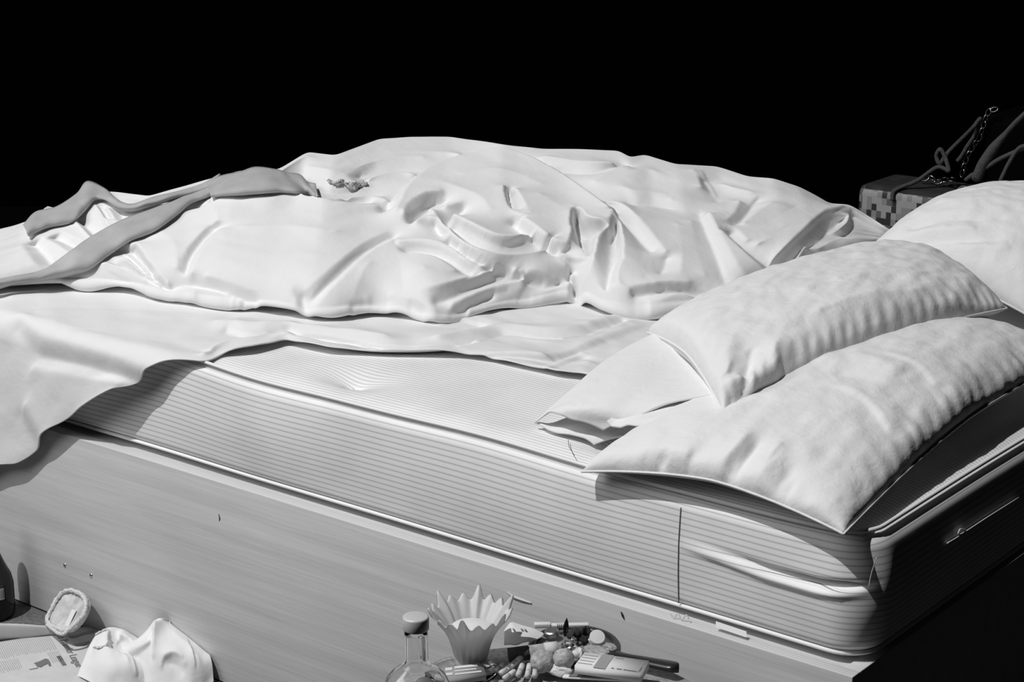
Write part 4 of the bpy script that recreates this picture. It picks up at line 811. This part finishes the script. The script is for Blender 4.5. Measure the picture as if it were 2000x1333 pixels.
# crumpled underpants
up_ = thing('underpants', 'crumpled white underpants dropped on the newspaper by the base', 'underpants', tuple(atz(285, 1318, .01)))
def heap(rows, feats, folds=(), n=120, m=80, D=None):
    R = np.array([spline(r, n) for r in rows]); G = np.stack([spline(R[:, i], m) for i in range(n)])
    D_ = D if D is not None else -.5*HZ+np.array([0, 0, .85]); d_ = drape(G, D_, feats, 18, 1.2)+.0008*noise2(n, m, 5)+creases(G, D_, folds, 16, .7, None, 2.0, .1)
    G = G+d_[..., None]*(D_/np.linalg.norm(D_)); G[..., 1] = np.minimum(G[..., 1], PY-.003); G[..., 2] = np.maximum(G[..., 2], .0145); return G
g1 = heap([[atz(150, 1322, .012), atz(200, 1345, .014), atz(260, 1345, .014), atz(300, 1335, .012)], [atz(162, 1295, .03), atz(205, 1300, .05), atz(250, 1300, .05), atz(290, 1300, .035)],
           [atz(175, 1262, .045), atz(205, 1255, .062), atz(240, 1262, .055), atz(280, 1270, .05)], [atz(188, 1240, .04), atz(212, 1230, .058), atz(240, 1236, .058), atz(272, 1256, .05)], [atz(196, 1236, .014), atz(216, 1226, .02), atz(246, 1232, .02), atz(276, 1250, .014)]],
          [(1.0, [(185, 1268), (210, 1268), (235, 1272), (252, 1290)]), (-1.2, [(213, 1258), (225, 1266), (240, 1270)]), (1.0, [(212, 1232), (211, 1250), (208, 1264)]), (-1, [(225, 1245), (245, 1250), (255, 1262)]), (.8, [(232, 1240), (250, 1245), (262, 1258)]), (.6, [(170, 1300), (215, 1290), (245, 1300)])], [([(238, 1262), (256, 1280), (266, 1300), (268, 1325)], [(222, 1268), (238, 1285), (246, 1302), (248, 1325)], [.4, .9, 1, .7]), ([(212, 1236), (213, 1250), (212, 1264)], [(198, 1240), (198, 1252), (198, 1262)], [.6, 1, .6]), ([(180, 1266), (205, 1267), (238, 1272)], [(180, 1285), (205, 1286), (232, 1290)], [.4, .7, .4]), ([(224, 1256), (236, 1246), (254, 1250)], [(224, 1244), (238, 1236), (256, 1242)], [.4, .8, .4])])
g2 = heap([[atz(250, 1335, .012), atz(310, 1345, .014), atz(370, 1345, .014), atz(418, 1335, .012)], [atz(250, 1305, .03), atz(300, 1300, .05), atz(370, 1290, .06), atz(414, 1295, .05)],
           [atz(240, 1270, .05), atz(295, 1262, .075), atz(355, 1255, .08), atz(405, 1272, .06)], [atz(262, 1256, .05), atz(302, 1224, .10), atz(340, 1224, .09), atz(390, 1262, .06)], [atz(280, 1248, .02), atz(303, 1212, .105), atz(345, 1219, .09), atz(392, 1266, .012)]],
          [(1.0, [(302, 1215), (300, 1240), (298, 1262)]), (-1.4, [(296, 1222), (288, 1238), (282, 1250)]), (1, [(240, 1275), (270, 1262), (295, 1250)]), (-1, [(250, 1290), (270, 1288), (275, 1295)]), (.8, [(320, 1280), (345, 1278), (360, 1295)]), (-.6, [(325, 1290), (345, 1290), (355, 1305)]), (.6, [(340, 1235), (370, 1260), (390, 1290)])], [([(303, 1214), (301, 1235), (299, 1262), (297, 1290)], [(322, 1218), (320, 1238), (318, 1262), (316, 1290)], [.6, 1.2, 1.2, .6]), ([(240, 1284), (268, 1276), (298, 1258)], [(240, 1268), (262, 1262), (290, 1248)], [.5, 1, .6]), ([(314, 1308), (322, 1288), (342, 1280), (360, 1292)], [(300, 1302), (312, 1276), (342, 1266), (372, 1284)], [.3, .6, .6, .3]), ([(365, 1245), (378, 1275), (384, 1305)], [(348, 1250), (358, 1278), (364, 1305)], [.3, .6, .4])])
for g, nm in ((g1, 'front_panel'), (g2, 'back_panel')):
    o = part(link(nm, gridmesh(g), COTTON), up_); s_ = o.modifiers.new('thickness', 'SOLIDIFY'); s_.thickness = .002
def on_grid(G, px, py, l=.002):
    q = proj(G); i = np.argmin((q[..., 0]-px)**2+(q[..., 1]-py)**2); return G.reshape(-1, 3)[i]+np.array([0, -.002, l])
me = tube([on_grid(g1, *p) for p in ((188, 1242), (198, 1236), (212, 1232), (212, 1246), (209, 1262), (196, 1266), (186, 1266))], .0022, 6, n=70)
for vtx in me.vertices: vtx.co += Vector(RNG.normal(size=3)*.0008)
part(link('waistband', me, FUZZ), up_)

# ------------------------------------------------------------------ stool and what stands on it
TZ = .45
stc = atz(1055, 1412, TZ)[:2]
stool = thing('stool', 'round grey bedside stool crowded with small things beside the bed', 'stool', (stc[0], stc[1], 0))
GREY = mat('worn_grey_paint', .36, .8, var=(120, .3), bump=[(160, .5, .003)])
link('seat', lathe([(0, TZ-.036), (.265, TZ-.036), (.275, TZ-.03), (.28, TZ-.018), (.277, TZ-.012), (.27, TZ-.008), (0, TZ-.008)], 64), GREY, stool)
for k in range(3):
    a = math.radians(100+120*k); c, s = math.cos(a), math.sin(a)
    link('leg', tube([(c*.15, s*.15, TZ-.036), (c*.21, s*.21, 0)], [.018, .013], 10, n=6), GREY, stool)
T0 = TZ
def T(px, py, h=0): return atz(px, py, T0+h)
# clear bottle
bz = .255; c = atz(812, 1204, T0+bz)
gb = thing('clear_bottle', 'clear glass bottle with a metal screw cap on the stool', 'bottle', (c[0], c[1], T0))
prof = [(0, .004), (.036, 0), (.043, .004), (.044, .02), (.044, .135), (.0445, .148), (.043, .158), (.039, .168), (.031, .177), (.021, .1835), (.0168, .188), (.0155, .194), (.0152, .228), (.0152, .250)]
inn = [(r-.003, z+(.002 if z < .1 else 0)) for r, z in prof if r > 0][::-1]
link('glass_body', lathe(prof+[(.0122, .250)]+[(max(r, .002), z) for r, z in inn]+[(0, .008)], 64), GLASS, gb)
link('cap', lathe([(.0155, .2365), (.0165, .2365), (.0172, .238), (.0172, .2525), (.0166, .2545), (.015, .255), (0, .255)], 40), CAPM, gb)
vd = Vector((CAM-c)[:2].tolist()+[0]).normalized()
md = lathe([(0, .002), (.011, .002), (.0135, .001), (.014, 0)], 32); az = math.atan2(vd.y, vd.x)
nrm = Vector((vd.x*.75, vd.y*.75, .66)).normalized(); sidev = Vector((-vd.y, vd.x, 0))
rot_to(md, Vector((vd.x*.036, vd.y*.036, .171))+sidev*.010, sidev, nrm); seal = link('seal', md, mat('dark_seal', .12, .5), gb)
SEALM = mat('seal_engraving', .5, .5)
for u0, u1, v0, v1 in ((-.006, -.0042, -.006, .006), (-.002, -.0002, -.006, .006), (-.006, -.0002, -.0008, .0008), (.0022, .0036, -.006, .005), (.0052, .0066, -.006, .005), (.0022, .0066, .0044, .0058)):
    me = mesh([(u0, v0, .0024), (u1, v0, .0024), (u1, v1, .0024), (u0, v1, .0024)], [(0, 1, 2, 3)]); rot_to(me, Vector((vd.x*.036, vd.y*.036, .171))+sidev*.010, sidev, nrm); link('emblem', me, SEALM, seal, False)
# tulip candle holder
c = T(920, 1296)
ch = thing('candle_holder', 'ribbed frosted glass candle holder with a jagged flared rim on the stool', 'candle holder', tuple(c))
n, m = 160, 40; th = np.linspace(0, 2*math.pi, n, endpoint=False)[:, None]; t = np.linspace(0, 1, m)[None]
rib = np.cos(th*18); big = np.maximum(0, np.cos(th*6+.3))**6*1.0; sm = .5+.5*np.cos(th*18)
H = .080+.010*sm+.013*big
r = .024+.012*t+.026*t**2.6; r = r*(1+.035*rib*np.clip(t*3, 0, 1))+big*.006*t**6
O = np.stack([r*np.cos(th), r*np.sin(th), t*H], -1); I = O.copy(); I[..., :2] *= ((r-.0035)/r)[..., None]; I = I[:, ::-1]; I[:, -1, 2] += .006
body = np.concatenate([O, I], 1); V = body.reshape(-1, 3)
me = gridmesh(body, True); bm = bmesh.new(); bm.from_mesh(me); bm.verts.ensure_lookup_table()
bm.faces.new([bm.verts[i*2*m] for i in range(n)][::-1]); bm.faces.new([bm.verts[i*2*m+2*m-1] for i in range(n)]); bm.to_mesh(me); bm.free()
link('glass_cup', me, FROST, ch); link('candle', lathe([(0, .010), (.019, .010), (.028, .045), (.031, .060), (.029, .062), (0, .061)], 40), WAX, ch)
# hand mirror
mc_ = T(1122, 1268, .004); me_ = T(1326, 1303, .014)
hm_ = thing('hand_mirror', 'dark-rimmed hand mirror lying flat under the clutter on the stool', 'mirror', tuple(mc_-np.array([0, 0, .004])))
dr = me_-mc_; dr[2] = 0; Lh = np.linalg.norm(dr); dr /= Lh; R0 = .072
me = lathe([(R0-.012, .010), (R0-.010, .013), (R0-.003, .013), (R0, .009), (R0, .002), (R0-.003, 0), (0, 0)], 64); rot_to(me, (0, 0, 0), dr); link('rim', me, DARK, hm_)
me = lathe([(0, .0095), (R0-.012, .0095), (R0-.012, .006)], 64); link('mirror_face', me, MIRRORM, hm_)
hl = Lh-R0; G = []
for s in np.linspace(0, 1, 24):
    x = R0-.012+s*(hl+.012); wy = .0085+.012*(1-min(1, s*3.2))**2+.006*s if s < .97 else .006; wy = wy if s < .9 else wy*math.sqrt(max(.02, 1-((s-.9)/.1)**2)); hz_ = .0055+.002*s
    G.append([(x, wy*math.cos(a), .0075+.004*s+hz_*math.sin(a)) for a in np.linspace(0, 2*math.pi, 17)])
me = gridmesh(np.array(G)); rot_to(me, (0, 0, 0), dr); link('handle', me, DARK, hm_)
ZM = .0145
def small(name, label, cat, me, m, group=None, smooth=True): o = link(name, me, m, smooth=smooth); return tag(o, label, cat, group)
def rod(a, b, r, seg=16, cap=True): return tube([a, b], r, seg, n=3)
# cigarette butts
def butt(p, q, i, r=.0042):
    t_ = thing('cigarette_butt', 'short pale cigarette butt in the heap in front of the candle holder', 'cigarette butt', tuple(p), 'cigarette butts heaped by the candle holder')
    a, b = np.array(p), np.array(q); k = a*.45+b*.55
    part(link('paper', rod(a, k, r, 12), PAPER), t_); part(link('filter', rod(k, b, r*1.01, 12), FILT), t_)
BU = [((1018, 1284), (998, 1302), .016), ((1000, 1300), (978, 1316), .010), ((985, 1298), (968, 1312), .006), ((1020, 1300), (1012, 1320), .012), ((1034, 1300), (1030, 1322), .011), ((1046, 1304), (1044, 1322), .009), ((1040, 1286), (1018, 1292), .010), ((972, 1296), (950, 1304), .005), ((966, 1308), (945, 1318), .005), ((1005, 1312), (985, 1326), .006)]
for i, (a, b, h) in enumerate(BU): butt(T(*a, h), T(*b, h-.002), i)
# big cork-like balls
def ball(px, py, r, h):
    bm = bmesh.new(); bmesh.ops.create_icosphere(bm, subdivisions=4, radius=r)
    for v_ in bm.verts: v_.co *= 1+.06*math.sin(v_.co.x*300+px)*math.sin(v_.co.y*260)+.03*random.uniform(-1, 1); v_.co.z *= .95
    for v_ in bm.verts: v_.co += Vector(T(px, py, h))
    me = bpy.data.meshes.new('b'); bm.to_mesh(me); bm.free(); return me
small('cotton_ball', 'grey fuzzy ball, the left and larger of two in front of the stub', 'ball', ball(1060, 1292, .0185, .020), CORK, 'fuzzy balls on the stool')
small('cotton_ball', 'grey fuzzy ball, the right and smaller of two in front of the stub', 'ball', ball(1101, 1288, .0165, .026), CORK, 'fuzzy balls on the stool')
# cylinder stub with a dark end and a white band
st = thing('cigar_tube', 'dark-ended cylindrical stub with a white band beside the candle holder', 'tube', tuple(T(1035, 1275, .01)))
a, b = T(993, 1281, .016), T(1088, 1268, .022)
part(link('dark_end', rod(a, a+(b-a)*.42, .0115, 24), STUB), st); part(link('body', rod(a+(b-a)*.42, b, .011, 24), CORK), st); part(link('white_band', rod(a+(b-a)*.74, b+(b-a)*.01, .0116, 24), PAPER), st)
# metal bottle top, white lid
me = lathe([(0, .008), (.009, .008), (.011, .0065), (.0122, .001), (.0125, 0), (.011, 0), (.010, .004), (0, .005)], 28); rot_to(me, T(1078, 1240, .018), (1, .1, .05), (.05, -.15, 1)); small('bottle_top', 'metal bottle top lying flat behind the banded stub', 'bottle top', me, DULL, smooth=False)
wl_ = thing('pill_pot', 'small white pot with a tilted round lid on the mirror', 'pot', tuple(T(1163, 1254, .012)))
me = lathe([(0, 0), (.009, 0), (.0095, .012), (0, .012)], 24); rot_to(me, T(1163, 1258, .014), (1, .2, .3), (-.25, -.25, 1)); part(link('pot', me, WHITEP, smooth=False), wl_)
me = lathe([(0, .006), (.0115, .0055), (.0122, .004), (.012, 0), (0, 0)], 28); rot_to(me, T(1166, 1247, .026), (1, .3, -.5), (.35, -.45, .75)); part(link('lid', me, WHITEP, smooth=False), wl_)
# dried dark bloom
rs = thing('dried_rose', 'shrivelled dark dried flower with one upright pointed leaf', 'dried flower', tuple(T(1125, 1245, .014)))
for k in range(15):
    a0 = random.uniform(0, 6.28); rr = random.uniform(.004, .016); c = T(1128, 1243, .022)+np.array([rr*math.cos(a0)*1.2, rr*math.sin(a0), random.uniform(-.007, .010)])
    bm = bmesh.new(); bmesh.ops.create_icosphere(bm, subdivisions=2, radius=.0075)
    M = Matrix.Translation(Vector(c)) @ Euler((random.random()*3, random.random()*3, 0)).to_matrix().to_4x4() @ Matrix.Diagonal((1.2, .9, .35, 1))
    for v_ in bm.verts: v_.co = M @ (v_.co*(1+random.uniform(-.15, .15)))
    part(bmobj('petal', bm, TOBACCO), rs)
lp = [T(1104, 1243, .018), T(1105, 1234, .028), T(1106, 1218, .042), T(1107, 1207, .054)]; q = spline(lp, 12)
G = np.array([[p+RT*w_*(.0042*math.sin(math.pi*min(1, (i+1.5)/12.5))**.8)+HZ*abs(w_)*-.002 for w_ in np.linspace(-1, 1, 5)] for i, p in enumerate(q)]); part(link('leaf', gridmesh(G), TOBACCO), rs)
bpy.data.objects['leaf'].modifiers.new('t', 'SOLIDIFY').thickness = .001
# foil and plastic scraps
def scrap(name, label, cat, ctr, r, m, flat=.5, seed=1, jag=.5):
    rg = np.random.default_rng(seed); bm = bmesh.new(); bmesh.ops.create_icosphere(bm, subdivisions=3, radius=1)
    K = rg.normal(size=(7, 3)); ph = rg.uniform(0, 6, 7)
    for v_ in bm.verts:
        p = np.array(v_.co); d_ = sum(abs(math.sin(2.2*p@K[i]+ph[i])) for i in range(7))/7; v_.co = v_.co*(1-jag+jag*1.6*d_); v_.co = Vector((v_.co.x*r[0], v_.co.y*r[1], v_.co.z*r[2]))+Vector(ctr)
    me = bpy.data.meshes.new('s'); bm.to_mesh(me); bm.free(); return small(name, label, cat, me, m, smooth=False)
scrap('foil_wrapper', 'shiny crumpled foil wrapper below the dried flower', 'wrapper', T(1112, 1264, .024), (.016, .009, .008), METAL, seed=3)
scrap('foil_ball', 'tiny glinting foil ball in front of the dried flower', 'foil', T(1120, 1252, .026), (.005, .005, .006), METAL, seed=5)
scrap('plastic_wrapper', 'clear crinkled plastic wrapper on the mirror beside the white pot', 'wrapper', T(1165, 1272, .018), (.022, .012, .006), CLEARP, seed=8)
scrap('plastic_wrapper', 'small clear plastic twist near the neck of the mirror', 'wrapper', T(1190, 1264, .017), (.012, .008, .005), CLEARP, seed=9)
scrap('crumpled_tissue', 'crumpled white tissue in front of the fuzzy balls', 'tissue', T(1090, 1306, .012), (.022, .014, .010), PAPER, seed=11)
scrap('crumpled_tissue', 'small torn tissue between the foil and the carton', 'tissue', T(1130, 1280, .018), (.009, .009, .011), PAPER, seed=12)
scrap('foil_scrap', 'twisted foil scrap against the foot of the candle holder', 'foil', T(953, 1298, .008), (.017, .006, .006), DULL, seed=14)
# papers behind
G = patch([[T(985, 1222, .026), T(1010, 1220, .026), T(1050, 1232, .024)], [T(985, 1242, .020), T(1020, 1240, .024), T(1062, 1240, .020)], [T(985, 1262, .016), T(1012, 1262, .020), T(1045, 1256, .016)]], 40, 24, .0015)
lf_ = thing('leaflet', 'creased printed leaflet behind the candle holder and stub', 'leaflet', tuple(T(1015, 1245, .02)))
o = part(link('sheet', gridmesh(G), PAPER), lf_); o.modifiers.new('t', 'SOLIDIFY').thickness = .0012
for a_x, b_x in ((1000, 1228), (1016, 1228), (1023, 1229)): poly('print_mark', [(a_x, b_x), (a_x+5, b_x+1), (a_x+6, b_x+4), (a_x+2, b_x+3)], T0+.0285, INK, lf_)
ts = thing('test_stick', 'thin white plastic stick with small markings at the back of the stool', 'test stick', tuple(T(1100, 1228, .02)))
a, b = T(1046, 1226, .022), T(1150, 1224, .022); ax = (b-a)/np.linalg.norm(b-a); L = np.linalg.norm(b-a)
bm = box_bm(0, L, -.005, .005, 0, .005, .0015); me = bpy.data.meshes.new('m'); bm.to_mesh(me); bm.free(); rot_to(me, a, ax); part(link('body', me, WHITEP), ts)
bm = box_bm(-.002, L*.28, -.006, .004, .001, .0075, .001); me = bpy.data.meshes.new('m'); bm.to_mesh(me); bm.free(); rot_to(me, a, ax); part(link('cap', me, PAPER), ts)
for k in range(5):
    bm = box_bm(L*(.40+.035*k), L*(.415+.035*k), -.0052, .001, .0002, .0052, 0); me = bpy.data.meshes.new('m'); bm.to_mesh(me); bm.free(); rot_to(me, a, ax); part(link('mark', me, INK, smooth=False), ts)
# cartons
def carton(name, label, cat, corners, h, z, marks, tape=None, m=PAPER):
    c = [T(*q, z) for q in corners]; ctr = sum(c)/4; r_ = thing(name, label, cat, tuple(ctr-np.array([0, 0, h])))
    V = [p for p in c]+[p-np.array([0, 0, h]) for p in c]
    me = mesh(V, [(0, 1, 2, 3), (7, 6, 5, 4), (0, 4, 5, 1), (1, 5, 6, 2), (2, 6, 7, 3), (3, 7, 4, 0)]); bm = bmesh.new(); bm.from_mesh(me); bmesh.ops.recalc_face_normals(bm, faces=bm.faces); bmesh.ops.bevel(bm, geom=bm.edges[:], offset=.0008, segments=2, affect='EDGES'); bm.to_mesh(me); bm.free()
    part(link('body', me, m), r_)
    L_ = lambda u, v, e: c[0]*(1-u)*(1-v)+c[1]*u*(1-v)+c[2]*u*v+c[3]*(1-u)*v+np.array([0, 0, e])
    for u0, u1, v0, v1, mm in marks:
        part(link('print', mesh([L_(u0, v0, .0006), L_(u1, v0, .0006), L_(u1, v1, .0006), L_(u0, v1, .0006)], [(0, 1, 2, 3)]), mm, smooth=False), r_)
    return r_
MK = [(.02, .24, v0, v0+.03, INK2) for v0 in (.2, .4, .6, .8)]+[(.28, .46, .0, 1, INK2), (.5, .62, .10, .16, INK2)]+[(x, x+.035, .84, .90, INK) for x in (.54, .62, .66, .72, .76, .80, .84, .88)]+[(.93, .945, .2, .9, INK2), (.955, .965, .55, .85, INK)]
carton('medicine_carton', 'long white printed carton with a grey band beside the mirror handle', 'carton', [(1142, 1274), (1268, 1291), (1252, 1318), (1122, 1300)], .014, .030, MK)
carton('playing_card', 'flat white card under the long printed carton', 'card', [(1112, 1306), (1252, 1318), (1250, 1330), (1098, 1322)], .004, .010, [(.08, .95, .4, 1, INK)])
carton('matchbox', 'small grey printed box in front of the candle holder', 'box', [(868, 1303), (942, 1296), (950, 1316), (868, 1326)], .012, .016, [(.02, .20, .15, .38, PAPER), (.26, .86, .08, .28, PAPER), (.26, .80, .44, .54, PAPER), (.02, .2, .6, .8, PAPER), (.26, .9, .72, .84, PAPER)], m=INK2)
saucer_c = T(905, 1312, .0)
dish = small('saucer', 'clear glass saucer under the candle holder', 'saucer', lathe([(0, .002), (.03, 0), (.052, .006), (.053, .0075), (.03, .003), (0, .004)], 48), GLASS); dish.location = (saucer_c[0], saucer_c[1], T0-.007)
